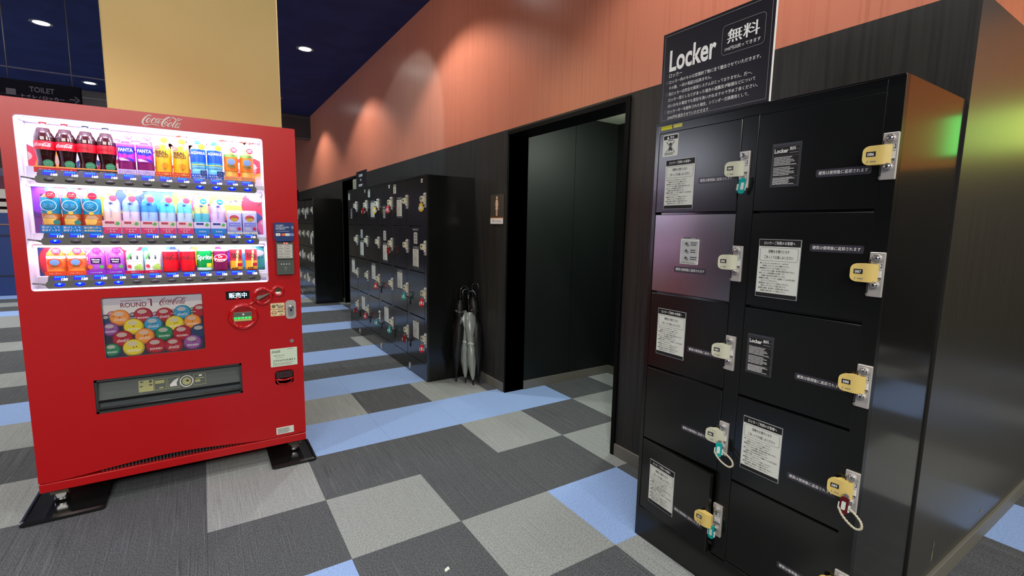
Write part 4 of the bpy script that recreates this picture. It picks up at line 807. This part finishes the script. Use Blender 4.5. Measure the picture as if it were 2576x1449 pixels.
b = B(); fy = lambda x, z: FY+.010+.020*(z-.506)/.092-.001; lg = mat('sticker_gray', (150, 150, 98), .5)
def q(x0, x1, z0, z1, m, e=0): b.add([(x0, fy(0, z0)-e, z0), (x1, fy(0, z0)-e, z0), (x1, fy(0, z1)-e, z1), (x0, fy(0, z1)-e, z1)], [(0, 1, 2, 3)], m)
q(-.754, -.695, .521, .577, lg); q(-.748, -.735, .566, .572, gray_dk, .0004); q(-.712, -.701, .562, .574, gray_dk, .0004); q(-.712, -.70, .548, .555, gray_dk, .0004); q(-.75, -.738, .545, .550, gray_dk, .0004)
for x0, x1 in ((-.692, -.642), (-.637, -.586), (-.527, -.473)):
    for a in ((x0, x1, .521, .523), (x0, x1, .575, .577), (x0, x0+.0015, .521, .577), (x1-.0015, x1, .521, .577)): q(*a, lg, .0002)
q(-.688, -.650, .552, .568, lg); q(-.672, -.655, .528, .534, lg); q(-.518, -.48, .553, .557, lg); q(-.520, -.498, .536, .548, lg); q(-.503, -.49, .565, .571, inkw)
b.add([(x, fy(0, z)-.0004, z) for x, z in ((-.628, .530), (-.598, .530), (-.600, .545), (-.592, .562), (-.590, .570), (-.612, .558), (-.628, .540))], [tuple(range(7))], mat('picto_pale', (196, 196, 196), .5))
for r0, r1, m in ((.0255, .0285, inkw), (0, .019, lg)):
    n = 24
    if r0: b.add([(-.557+r*math.cos(2*PI*i/n), fy(0, .547+r*math.sin(2*PI*i/n))-.0006, .547+r*math.sin(2*PI*i/n)) for r in (r1, r0) for i in range(n)], [(i, (i+1) % n, (i+1) % n+n, i+n) for i in range(n)], m)
    else: b.add([(-.557+r1*math.cos(2*PI*i/n), fy(0, .547+r1*math.sin(2*PI*i/n))-.0006, .547+r1*math.sin(2*PI*i/n)) for i in range(n)], [tuple(range(n))], m)
b.add([(-.553+.006*math.cos(a), fy(0, .547)-.0012, .549+.006*math.sin(a)) for a in [2*PI*i/12 for i in range(12)]], [tuple(range(12))], gray_dk); P('pictogram_sticker', b, ps, off=VO)
# feet and mats
for nm, x in (('left', -1.09), ('right', -.05)):
    b = B(); b.box(x-.035, x+.035, 1.10, 1.19, .06, .108, mat('zinc', (110, 104, 90), .3, .7), .003); b.cyl(x, .05, .02, 1.12, 1.16, chrome, 12); b.lathe([(.030, .022), (.030, .032), (.012, .036), (.012, .075)], x, 1.145, chrome, 16); V('foot', b)
    b = B(); b.box(x-.03, x+.03, 1.70, 1.78, .0, .108, black); V('foot', b)
def mat_tray(label, x0, x1, y0, y1):
    t = thing('floor_mat', label, 'floor mat', ((x0+x1)/2, (y0+y1)/2, 0), 0, 'mats under the vending machine feet'); hx, hy = (x1-x0)/2, (y1-y0)/2
    b = B(); p = b.rr(-hx, hx, -hy, hy, .02, 4); q_ = b.rr(-hx+.012, hx-.012, -hy+.012, hy-.012, .012, 4); n = len(p); mm = mat('mat_black', (22, 23, 24), .16)
    b.add([(x, y, 0.001) for x, y in p]+[(x, y, .014) for x, y in p]+[(x, y, .020) for x, y in q_]+[(x*.96, y*.96, .012) for x, y in q_], [(k*n+i, k*n+(i+1) % n, (k+1)*n+(i+1) % n, (k+1)*n+i) for k in range(3) for i in range(n)]+[tuple(range(3*n, 4*n))], mm); P('tray', b, t)
    return t
mat_tray('glossy black mat under the left front foot of the vending machine', -1.205, -.905, .952, 1.35)
mat_tray('glossy black mat under the right front foot of the vending machine', -.190, .045, .955, 1.26)
# ================================================================== DRINKS
DY = 1.113; CURV = True
def dm(n, rgb, r=.25, **k): return mat('drink_'+n, rgb, r, **k)
def drink(name, label, x, z, cat='bottle', grp='drinks on the display shelves'):
    xx = CAM[0]+(x-CAM[0])*(DY-CAM[1])/(FY-CAM[1])
    t = thing(name, label, cat, (xx, DY, z), 0, grp); k_ = 1.11 if cat == 'can' else 1.06; t.scale = (k_, k_, 1.0); return t
def wrapfn(R, e=.0008): return lambda x, z: -math.sqrt(max(0, R*R-x*x))-e
def band(b, R, z0, z1, m, a0=-1.35, a1=1.35, e=.0008, n=12):
    V_ = []
    for i in range(n+1):
        a = a0+(a1-a0)*i/n; V_ += [((R+e)*math.sin(a), -(R+e)*math.cos(a), z0), ((R+e)*math.sin(a), -(R+e)*math.cos(a), z1)]
    b.add(V_, [(2*i, 2*i+2, 2*i+3, 2*i+1) for i in range(n)], m, True)
def card(t, m, h, txt, tm, w=.066, m2=None):                      # the printed strip standing before each drink
    b = B(); b.box(-w/2, w/2, -.0385, -.0375, 0, h, m)
    if m2: b.box(-w/2, w/2, -.039, -.038, h-.004, h+.002, m2)
    for i, s_ in enumerate(txt): b.text(s_, 0, h*(.62-.36*i) if len(txt) > 1 else h*.35, h*.32, -.0395, tm, w=min(w*.85, h*.34*len(s_)), al='c', bold=.02)
    P('name_card', b, t)
def spot(t, x, z, r, m, txt=None, tm=None, y=-.037):
    b = B(); b.cyl(x, z, r, y-.001, y, m, 18)
    if txt:
        for i, s_ in enumerate(txt): b.text(s_, x, z+(.1-.55*i)*r if len(txt) > 1 else z-.25*r, r*.5, y-.0016, tm or inkw, w=r*1.3, al='c')
    P('round_sticker', b, t)
PROF_C = [(.010, .196), (.0135, .185), (.020, .172), (.0285, .150), (.0325, .132), (.033, .118), (.0325, .080), (.028, .050), (.026, .028), (.029, .006), (.024, 0)]
PROF_S = [(.011, .186), (.014, .178), (.026, .168), (.031, .158), (.032, .145), (.032, .070), (.030, .060), (.032, .05), (.032, .006), (.027, 0)]
PROF_R = [(.010, .172), (.018, .168), (.028, .158), (.032, .140), (.032, .0), (.028, 0)]
def bottle(t, prof, m, cap=None, capz=.196, caph=.016, capr=.0125, mats=None, neck=None):
    b = B(); b.lathe(prof[::-1], 0, 0, m, 22, mats=mats[::-1] if mats else None); P('bottle_body', b, t)
    if cap:
        b = B(); b.lathe([(capr, 0), (capr, caph), (capr*.8, caph+.001), (.0005, caph+.001)], 0, 0, cap, 18, z0=capz); P('cap', b, t)
cola = dm('cola', (44, 14, 16), .06, coat=.5); rl_ = dm('red_label', (206, 20, 38), .35); green_s = dm('green_sticker', (24, 130, 82), .4); orng = dm('orange_edge', (250, 150, 60), .4); capred = dm('cap_red', (190, 6, 30), .35); capblk = dm('cap_black', (24, 30, 50), .3)
clearn = mat('bottle_clear', (226, 226, 236), .1, alpha=.22)
ORD = ['leftmost', 'second', 'third', 'fourth', 'fifth', 'sixth', 'seventh', 'eighth', 'ninth', 'tenth', 'eleventh', 'rightmost']
Z1, Z2, Z3 = 1.570, 1.302, 1.110
for k in range(4):
    t = drink('cola_bottle', ('cola bottle with red cap and white script, %s on the top shelf' if k < 2 else 'cola bottle with black cap and dark lettering, %s on the top shelf') % (ORD[k]+('' if k == 0 else ' from the left')), XS[k], Z1)
    bottle(t, [(r*1.05, z+.024) for r, z in PROF_C], cola, capred if k < 2 else capblk, .205, .016, .0135, mats=[clearn, clearn]+[cola]*8)
    b = B(); band(b, .0347, .100, .138, rl_); f = wrapfn(.0362)
    if k < 2: b.logo(-.027, .112, .054, 0, inkw, fn=f, n=2)
    else: b.logo(-.026, .112, .052, 0, dm('zero_ink', (110, 10, 30)), fn=f, n=2)
    P('label_sleeve', b, t); spot(t, .012, .040, .017, green_s, ['100%', 'ボトル'], dm('mint', (120, 200, 160)))
    card(t, dm('card_red', (220, 20, 44)) if k < 2 else dm('card_black', (28, 24, 52)), .026, ['おいしさ'] if k < 2 else ['ゼロシュガー'], inkw, .068, orng)
fan = dm('grape', (132, 36, 98), .1, coat=.3); fanl = dm('grape_label', (196, 60, 206), .35); fnb = dm('fanta_blue', (32, 44, 200), .35); pale = dm('pale_lilac', (224, 196, 240), .35)
for k in (4, 5):
    t = drink('grape_soda_bottle', 'purple grape soda bottle, %s on the top shelf' % ('left one of the pair' if k == 4 else 'right one of the pair'), XS[k], Z1)
    bottle(t, PROF_R, fan)
    b = B(); band(b, .032, .074, .158, fanl); band(b, .032, .150, .1585, dm('grape_light', (214, 110, 226)), e=.0012); f = wrapfn(.0338)
    b.add([(x, wrapfn(.0332)(x, z), z) for x, z in ((-.029, .118), (-.020, .108), (0, .103), (.020, .108), (.030, .118), (.030, .142), (-.029, .142))], [tuple(range(7))], fnb)
    b.text('FANTA', 0, .119, .022, 0, inkw, w=.052, al='c', bold=.05, fn=f); b.add([(x, wrapfn(.0334)(x, z), z) for x, z in ((.004, .094), (.026, .084), (.028, .076), (.016, .078))], [(3, 2, 1, 0)], fnb)
    b.add([(-.004+.011*math.cos(a), wrapfn(.0336)(-.004+.011*math.cos(a), 0), .098+.010*math.sin(a)) for a in [2*PI*i/14 for i in range(14)]], [tuple(range(14))], dm('grape_fruit', (196, 30, 160)))
    b.add([(x, wrapfn(.0333)(x, z), z) for x, z in ((-.028, .090), (-.010, .088), (.012, .078), (-.022, .076))], [(3, 2, 1, 0)], pale); P('label_sleeve', b, t)
    spot(t, .014, .188, .0145, dm('violet', (120, 70, 190)), ['微炭酸', 'じゅわ'], inkw)
    card(t, pale, .036, ['ひと口目から', 'ぎゅっと、ぶどう'], dm('lilac_ink', (130, 80, 170)))
gold = dm('gold', (246, 176, 30), .3); goldd = dm('gold_deep', (236, 140, 10), .3)
for k in (6, 7):
    t = drink('energy_drink_bottle', 'golden energy drink bottle, %s on the top shelf' % ('left one of the pair' if k == 6 else 'right one of the pair'), XS[k], Z1)
    bottle(t, PROF_R, gold); b = B(); f = wrapfn(.033)
    b.text('REAL', -.026, .122, .020, 0, ink, w=.044, bold=.05, fn=f); b.text('GOLD', -.026, .106, .020, 0, ink, w=.046, bold=.05, fn=f); b.bars(-.024, .096, .042, .006, 0, goldd, 2, 2, .5, 5)
    b.add([(.006+.014*math.cos(a), wrapfn(.033)(.006+.014*math.cos(a), 0), .066+.014*math.sin(a)) for a in [2*PI*i/14 for i in range(14)]], [tuple(range(14))], goldd); P('label_print', b, t)
    spot(t, -.020, .148, .011, dm('tomato', (236, 110, 90)), ['レモン'], inkw); spot(t, .008, .186, .0145, dm('lemon', (244, 220, 40)), ['リニューアル'], dm('olive', (120, 110, 20)))
    card(t, dm('card_red2', (226, 44, 24)), .034, ['レモン50個分の', 'ビタミンC'], dm('lemon_text', (255, 224, 120)))
aq = dm('aqua_blue', (24, 84, 214), .25); aql = dm('aqua_pale', (120, 196, 240), .2); aqc = dm('aqua_cap', (30, 180, 226), .3)
for k in (8, 9):
    t = drink('sports_drink_bottle', 'blue sports drink bottle with cyan cap, %s of the pair' % ('left' if k == 8 else 'right'), XS[k], Z1)
    bottle(t, PROF_S, aql, aqc, .188, .015, .013); b = B(); band(b, .032, .088, .158, aq); band(b, .032, .086, .094, dm('aqua_mid', (40, 150, 220)), e=.001); band(b, .032, .080, .085, dm('aqua_yellow', (200, 210, 90)), e=.001); b.text('AQUARIUS', 0, .134, .018, 0, inkw, w=.056, al='c', bold=.02, fn=wrapfn(.0335)); b.text('500ml', .012, .083, .007, 0, inkw, w=.016, al='c', fn=wrapfn(.0335)); P('label_sleeve', b, t)
    spot(t, .016, .170, .0145, dm('lemon', (244, 220, 40)), ['ひんやり', '500ml'], ink)
    b = B(); b.rect(.006, .032, .028, .054, -.0405, dm('navy_patch', (28, 40, 120))); b.ring(.019, .041, .006, .0075, -.0409, aql, 12); P('emblem_sticker', b, t); card(t, dm('card_blue', (20, 90, 206)), .036, ['水より優れた', '水分補給'], inkw)
oj = dm('orange_juice', (236, 120, 30), .2, coat=.2); ojl = dm('orange_pale', (250, 176, 70), .3); capg = dm('cap_green', (130, 220, 110), .4)
for k in (10, 11):
    t = drink('orange_juice_bottle', 'orange juice bottle with green cap, %s of the pair' % ('left' if k == 10 else 'right'), XS[k], Z1)
    bottle(t, [(.011, .172), (.020, .160), (.029, .148), (.030, .135), (.030, .070), (.029, .060), (.031, .0), (.026, 0)], ojl, capg, .174, .013, .013); b = B(); band(b, .0302, .062, .140, oj); band(b, .0302, .134, .146, dm('leaf_green', (120, 180, 90)), e=.001)
    b.text('Qoo', 0, .080, .020, 0, dm('leaf_dark', (40, 110, 50)), w=.034, al='c', bold=.05, fn=wrapfn(.0325)); b.ell(0, .108, .017, .016, -.0325, dm('blue_gray', (110, 140, 180)), 18); P('label_sleeve', b, t)
    spot(t, .013, .168, .0145, dm('berry', (206, 40, 70)), ['果実', 'の恵み'], inkw); card(t, dm('card_orange', (250, 170, 110)), .034, ['果汁のみずみずしい', 'おいしさ'], dm('brick', (206, 70, 50)))
tea = dm('tea_amber', (196, 110, 50), .12, coat=.3); teal_ = dm('tea_teal', (30, 130, 160), .35); capb = dm('cap_sky', (90, 190, 226), .35)
for k in range(3):
    t = drink('barley_tea_bottle', 'barley tea bottle with teal label, %s on the middle shelf' % (ORD[k]+('' if k == 0 else ' from the left')), XS[k], Z2)
    bottle(t, PROF_S, tea, capb, .188, .017, .0145); b = B(); band(b, .032, .088, .160, teal_); b.ring(-.002, .124, .024, .0255, -.0332, inkw, 24); b.ell(-.002, .124, .0235, .0235, -.0329, dm('tea_circle', (24, 110, 140)), 22)
    b.text('麦茶' if k < 2 else '麦', -.002, .115, .0215 if k < 2 else .028, -.0345, dm('tea_ink', (84, 150, 180)), al='c', bold=.03); b.ell(0, .092, .009, .007, -.0345, dm('tea_gold', (216, 180, 60)), 12); P('label_sleeve', b, t)
    b = B(); b.add([(x, wrapfn(.0325)(x, z), z) for x, z in ((-.024, .040), (.012, .040), (.018, .066), (-.026, .066))], [(0, 1, 2, 3)], dm('tea_glass', (246, 190, 90))); b.add([(x, wrapfn(.0325)(x, z), z) for x, z in ((-.022, .067), (.022, .067), (.012, .084), (-.014, .084))], [(0, 1, 2, 3)], dm('tea_ice', (206, 160, 120))); P('tea_picture', b, t)
    spot(t, .008, .172, .0155, dm('cherry', (206, 20, 44)), ['人気', 'NO.1'] if k < 2 else ['リニューアル'], dm('pinkish', (250, 150, 120)))
    if k < 2: spot(t, .020, .050, .011, dm('teal_patch', (60, 140, 130)), None)
    card(t, dm('card_sky', (20, 130, 206)), .036, ['香ばしくて', '後味すっきり'] if k < 2 else ['毎日飲む方へ', '600ml'], inkw if k < 2 else dm('lemon_text', (255, 224, 120)))
refract_tints = [((200, 214, 240), (240, 206, 190)), ((150, 190, 240), (226, 206, 220)), ((70, 150, 220), (170, 200, 230)), ((60, 150, 226), (180, 196, 230)), ((90, 200, 230), (190, 210, 226)), ((200, 210, 130), (90, 190, 200)), ((196, 186, 238), (214, 190, 226)), ((202, 186, 236), (220, 190, 226))]  # two tints per clear bottle paint the backdrop colour refracted through it
refract_tints = [refract_tints[i] for i in (0, 1, 2, 4, 4, 5, 6, 7)]
for n in range(7):
    k = 3+n; pe = n < 5 + 0
    kk = k
    pe = k < 8; lab = 'clear peach water bottle with green cap, %s from left on the middle shelf' % ORD[k] if pe else 'clear water bottle with blue round sticker, %s from left on the middle shelf' % ORD[k]
    t = drink('water_bottle', lab, XS[k], Z2); ca, cb = refract_tints[n]
    m1 = dm('water_a%d' % n, ca, .12, alpha=.75); m2 = dm('water_b%d' % n, cb, .12, alpha=.8)
    bottle(t, [(.011, .178), (.018, .168), (.027, .156), (.031, .138), (.032, .105), (.032, .07), (.032, .0), (.028, 0)], m1, dm('cap_lime', (160, 226, 80)), .178, .012, .0135, mats=[m1, m1, m1, m1, m2, m2, m2])
    b = B(); dk = dm('water_ink', (40, 60, 130)); f = wrapfn(.0325)
    for a in (0, 60, 120):
        c_, s_ = math.cos(math.radians(a+30)), math.sin(math.radians(a+30)); b.add([(u*.011*c_-v*.002*s_, f(u*.011*c_, 0)-.0004, .142+u*.008*s_+v*.002*c_) for u, v in ((-1, -.3), (0, -1), (1, -.3), (1, .3), (0, 1), (-1, .3))], [tuple(range(6))], dk)
    for i, ch in enumerate('ILOHAS'): 
        o_ = b.text(ch, -.004, .124-.0095*i, .011, 0, dk, fn=f)
    P('label_print', b, t)
    spot(t, .010, .166, .0140, dm('peach_dot', (214, 70, 90)) if pe else dm('sky_dot', (40, 120, 200)), None if pe else ['天然水'], inkw)
    b = B(); b.box(-.033, .033, -.0385, -.0375, .030, .062, dm('peach_strip' if pe else 'water_strip', (236, 190, 196) if pe else (224, 210, 236), .4)); b.bars(-.024, .044, .034, .014, -.0388, dm('rose_ink', (180, 60, 80)) if pe else dk, 1, n, .7, 3); b.poly([(.010, .044), (.024, .040), (.028, .052), (.018, .058)], -.0389, dm('leafy', (90, 180, 80))); P('picture_strip', b, t)
    card(t, dm('card_rose', (226, 70, 116)) if pe else dm('card_azure', (50, 140, 206)), .029, ['いろはす', 'もも'] if pe else ['天然水'], inkw, .062)
bx = dm('milk_lavender', (196, 196, 236), .35); em_r = dm('emblem_red', (190, 70, 90)); em_g = dm('emblem_gold', (190, 160, 60))
for k in (10, 11):
    t = drink('milk_coffee_bottle', 'short lavender coffee bottle with gold emblem, %s of the pair' % ('left' if k == 10 else 'right'), XS[k], Z2)
    b = B(); b.rrect(-.031, .031, 0, .126, .006, -.030, .028, bx, 3); P('bottle_body', b, t)
    b = B(); b.rect(-.027, .027, .012, .108, -.0306, dm('milk_panel', (150, 150, 214), .4)); b.rect(-.025, .025, .064, .106, -.0309, bx); b.ell(0, .086, .021, .016, -.0312, em_r, 18); b.ell(0, .080, .016, .012, -.0315, em_g, 16); b.text('COSTA', 0, .0845, .010, -.0318, dm('emblem_dark', (90, 20, 50)), w=.026, al='c', bold=.03); b.rect(-.025, .025, .045, .059, -.0309, dm('milk_deep', (110, 116, 206), .4)); b.text('CAFE LATTE', 0, .048, .009, -.0312, inkw, w=.044, al='c'); b.bars(-.022, .020, .03, .018, -.0309, inkw, 3, 3, .4, 4); P('label_print', b, t)
    spot(t, .019, .030, .008, dm('berry', (206, 40, 70)), None); card(t, paper, .014, ['微糖'], ink)
# lowest shelf
for k in (0, 1):
    t = drink('jelly_juice_bottle', 'short orange juice bottle with round red sticker, %s on the lowest shelf' % ('leftmost' if k == 0 else 'second from the left'), XS[k], Z3)
    bottle(t, [(.011, .122), (.022, .112), (.031, .100), (.032, .09), (.032, .0), (.028, 0)], dm('jelly', (250, 150, 60), .3), dm('cap_lime2', (170, 230, 60)), .122, .010, .012); b = B(); band(b, .032, .030, .088, dm('jelly_label', (246, 120, 60), .35)); band(b, .032, .076, .089, dm('jelly_top', (240, 226, 220)), e=.0012); b.ell(-.001, .058, .024, .020, -.0333, dm('jelly_red', (226, 70, 30)), 20); b.ell(-.001, .060, .016, .014, -.0336, dm('blue_gray', (110, 140, 180)), 16); b.text('Qoo', 0, .040, .012, -.034, dm('leaf_dark', (40, 110, 50)), al='c', bold=.04); P('label_sleeve', b, t)
    spot(t, .008, .112, .0155, dm('coral', (226, 60, 84)), ['朝の', 'くだもの'], inkw); card(t, dm('card_or2', (240, 80, 40)), .020, ['フルーティー'], inkw)
for k in (2, 3):
    t = drink('grape_juice_bottle', 'short purple grape juice bottle with violet sticker, %s on the lowest shelf' % ('third' if k == 2 else 'fourth'), XS[k], Z3)
    bottle(t, [(.011, .122), (.022, .112), (.029, .098), (.031, .088), (.030, .0), (.028, 0)], dm('grape2', (190, 90, 200), .2), None); b = B(); band(b, .030, .022, .088, dm('grape2_label', (170, 80, 190), .35)); b.rect(-.018, .018, .052, .078, -.0325, dm('mm_black', (50, 16, 60))); b.text('Minute', 0, .067, .010, -.0329, inkw, w=.028, al='c', bold=.03); b.text('Maid', 0, .056, .010, -.0329, inkw, w=.022, al='c', bold=.03); b.ell(-.020, .036, .008, .010, -.0335, oj, 12); b.ell(.018, .036, .008, .008, -.0335, dm('leafy', (90, 180, 80)), 12); P('label_sleeve', b, t)
    spot(t, .006, .112, .0145, dm('violet2', (140, 40, 120)), ['カシス', 'グレープ'], dm('lilac2', (220, 150, 230))); card(t, dm('card_violet', (150, 50, 190)), .020, ['とろける果実'], inkw)
can_top = dm('can_top', (216, 216, 226), .25)
def can(t, m, R=.031, H=.108, sq=None):
    b = B(); pr = [(R*.84, H), (R, H-.008), (R, .006), (R*.88, 0)]; b.lathe(pr[::-1], 0, 0, m, 22, mats=[m, m, can_top][::1]); b.add([(R*.84*math.cos(2*PI*i/22), R*.84*math.sin(2*PI*i/22), H-.001) for i in range(22)], [tuple(range(22))], can_top); P('can_body', b, t)
mmw = dm('aloe_white', (226, 234, 222), .35)
for k in (4, 5):
    t = drink('aloe_drink_can', 'white aloe and grape drink can, %s of the pair on the lowest shelf' % ('left' if k == 4 else 'right'), XS[k], Z3, 'can'); can(t, mmw)
    b = B(); f = wrapfn(.0318); b.add([(x, f(x, z), z) for x, z in ((-.029, .070), (-.014, .098), (-.004, .099), (-.022, .066))], [(3, 2, 1, 0)], dm('leafy', (90, 180, 80))); b.add([(x, f(x, z)-.0005, z) for x, z in ((-.014, .068), (.014, .068), (.014, .086), (-.014, .086))], [(0, 1, 2, 3)], ink); b.text('Minute', 0, .0785, .007, 0, inkw, w=.022, al='c', fn=lambda x, z: f(x, z)-.001); b.text('Maid', 0, .071, .007, 0, inkw, w=.017, al='c', fn=lambda x, z: f(x, z)-.001)
    b.text('アロエ&白ぶどう', 0, .055, .009, 0, dm('slate', (90, 110, 120)), w=.052, al='c', fn=f)
    for gx, gz in ((.004, .030), (.012, .036), (.020, .030), (.010, .024), (.018, .040), (.022, .022)): b.add([(gx+.006*math.cos(a), f(gx+.006*math.cos(a), 0)-.0004, gz+.006*math.sin(a)) for a in [2*PI*i/10 for i in range(10)]], [tuple(range(10))], dm('grape_green', (170, 206, 90)))
    b.add([(-.018+.008*math.cos(a), f(-.018+.008*math.cos(a), 0)-.0004, .034+.009*math.sin(a)) for a in [2*PI*i/12 for i in range(12)]], [tuple(range(12))], dm('coral', (226, 60, 84))); P('label_print', b, t); card(t, dm('card_crimson', (206, 30, 74)), .014, ['小腹満たしに'], inkw)
for k in (6, 7):
    t = drink('zero_cola_can', 'red cola can with black script, %s of the pair on the lowest shelf' % ('left' if k == 6 else 'right'), XS[k], Z3, 'can'); can(t, dm('can_red', (220, 14, 30), .3), H=.112)
    b = B(); f = wrapfn(.0318); b.logo(-.044, .060, .088, 0, ink, fn=lambda x, z: f(max(-.029, min(.029, x)), z), n=2); b.v = [(max(-.0285, min(.0285, v[0])), v[1], v[2]) for v in b.v]; b.add([(x, f(x, z)-.0004, z) for x, z in ((.002, .006), (.028, .006), (.028, .018))], [(0, 1, 2)], ink); P('label_print', b, t)
t = drink('lemon_soda_can', 'green lemon soda can with white lettering on the lowest shelf', XS[8], Z3, 'can'); can(t, dm('sprite_green', (0, 140, 60), .3), H=.114)
b = B(); f = wrapfn(.0318); b.text('Sprite', 0, .062, .034, 0, inkw, w=.060, al='c', bold=.06, fn=lambda x, z: f(max(-.030, min(.030, x)), z), slant=.1); band(b, .031, .006, .020, dm('sprite_pale', (200, 230, 214))); b.add([(x, f(x, z)-.0006, z) for x, z in ((.008, .022), (.028, .022), (.028, .042), (.008, .042))], [(0, 1, 2, 3)], dm('lemon_yel', (230, 226, 60))); P('label_print', b, t)
t = drink('fruit_soda_can', 'maroon fruit soda can with white oval lettering on the lowest shelf', XS[9], Z3, 'can'); can(t, dm('dp_maroon', (120, 14, 70), .3), H=.112)
b = B(); f = wrapfn(.0318); fe = lambda x, z: f(max(-.030, min(.030, x)), z)
b.add([(.029*math.cos(a), f(.029*math.cos(a), 0)-.0002, .068+.021*math.sin(a+.15)) for a in [2*PI*i/20 for i in range(20)]], [tuple(range(20))], inkw); b.add([(.027*math.cos(a), f(.027*math.cos(a), 0)-.0004, .068+.019*math.sin(a+.15)) for a in [2*PI*i/20 for i in range(20)]], [tuple(range(20))], dm('dp_red', (190, 14, 50)))
b.text('Dr', 0, .070, .018, 0, inkw, w=.018, al='c', bold=.05, fn=lambda x, z: fe(x, z)-.0009); b.text('Pepper', 0, .055, .018, 0, inkw, w=.046, al='c', bold=.05, fn=lambda x, z: fe(x, z)-.0009); P('label_print', b, t)
for k in (10, 11):
    t = drink('energy_drink_can', 'slim red and yellow energy drink can, %s on the lowest shelf' % ('second from the right' if k == 10 else 'rightmost'), XS[k], Z3, 'can'); can(t, dm('rg_red', (196, 40, 50), .3), R=.0262, H=.120)
    b = B(); band(b, .0262, .006, .052, dm('rg_yellow', (246, 170, 40), .35)); f = wrapfn(.0272); b.add([(x, f(x, z)-.0002, z) for x, z in ((-.004, .020), (.004, .020), (.012, .108), (.002, .108))], [(0, 1, 2, 3)], dm('rg_pale', (250, 214, 120)))
    b.text('REAL', -.002, .080, .018, 0, ink, w=.036, al='c', bold=.05, fn=lambda x, z: f(x, z)-.0006); b.text('GOLD', 0, .066, .018, 0, ink, w=.040, al='c', bold=.05, fn=lambda x, z: f(x, z)-.0006); b.add([(x, f(x, z)-.0006, z) for x, z in ((.004, .022), (.024, .022), (.024, .038), (.004, .038))], [(0, 1, 2, 3)], dm('cherry', (206, 20, 44))); b.bars(-.020, .006, .034, .010, -.0275, ink, 1, 3, .6, 4); P('label_print', b, t)
CURV = False
# ================================================================== FAR THINGS
t = thing('hanging_sign', 'dark hanging toilet sign with arrow above the vending machine at left', 'sign', (-1.80, 4.0, 2.27))
sg = mat('hang_sign', (8, 8, 16), .9, spec=.05); tx = mat('sign_text_gray', (66, 64, 74), .9, spec=.05)
b = B(); b.box(-.62, .50, 0, .05, 0, .265, sg, .003); b.rect(-.6, .49, .135, .137, -.001, tx); P('sign_panel', b, t)
b = B(); b.text('TOILET', .165, .178, .060, -.002, tx, w=.16, bold=.02); b.text('トイレ / ロッカー', .115, .125, .035, -.002, mat('sign_text_mauve', (96, 80, 108), .6), w=.27); P('lettering', b, t)
b = B(); b.rect(.02, .08, .135, .185, -.002, tx); P('pictogram', b, t)
b = B(); b.poly([(.42, .145), (.465, .145), (.465, .155), (.42, .155)], -.002, tx); b.poly([(.452, .122), (.464, .122), (.492, .150), (.464, .178), (.452, .178), (.478, .150)], -.002, tx); b = b; P('arrow', b, t)
for x in (.035, .445): b = B(); b.tube([(x, .025, .262), (x, .025, CEIL-2.27)], .004, mat('rod_gray', (84, 80, 86), .6), 6); P('suspension_rod', b, t)
t = thing('display_counter', 'far blue counter with pale striped boards behind the vending machine at left edge', 'counter', (-4.6, 10.3, 0))
b = B(); b.box(-2.2, 1.85, -.3, .4, 0, 1.45, mat('counter_blue', (36, 60, 116), .5)); b.box(-2.2, 1.86, -.31, .41, .345, .365, tx); b.box(-2.2, 1.86, -.31, .41, 1.05, 1.07, tx); b.box(-2.2, 1.86, -.31, .41, 1.24, 1.26, mat('mauve', (150, 110, 98), .5)); P('counter_body', b, t)
for z0, z1 in ((1.45, 1.51), (1.56, 1.64), (1.70, 1.86)): b = B(); b.box(-2.2, 1.80, -.25, .35, z0, z1, mat('board_cream', (206, 200, 186), .5)); P('board', b, t)
b = B(); b.box(-2.1, 1.7, .0, .3, 1.45, 2.1, mat('counter_core', (90, 40, 60), .6)); P('core', b, t)
b = B(); b.box(-8.9, -2.0, 12.6, 12.8, 0, 2.4, mat('distant_partition', (70, 66, 92), .7)); struct('wall_partition', b)
# small scrap on the carpet
b = B(); b.add([(.295, -.270, .001), (.318, -.262, .0015), (.316, -.250, .006), (.297, -.256, .003)], [(0, 1, 2, 3), (3, 2, 1, 0)], paper); b.add([(.300, -.256, .003), (.316, -.250, .006), (.326, -.226, .0015)], [(0, 1, 2), (2, 1, 0)], inkg)
tag(P('paper_scrap', b), 'tiny white paper scrap on the dark carpet tile at the bottom of the photo', 'scrap')
# lit signboard on the wall to the right, seen only as a reflection
t = thing('lit_signboard', 'green and yellow lit signboard on the wall far to the right, outside the photo', 'sign', (6.56, -2.2, 2.22), RZ)
b = B(); b.box(-.62, .62, 0, .04, 0, .46, gray_dk, .004); P('sign_case', b, t)
b = B(); b.rect(-.6, .1, .02, .44, -.002, mat('lit_yellow', (226, 226, 100), .5, emit=2.6)); b.rect(.1, .6, .02, .44, -.002, mat('lit_green', (96, 216, 100), .5, emit=2.6)); P('lit_face', b, t)
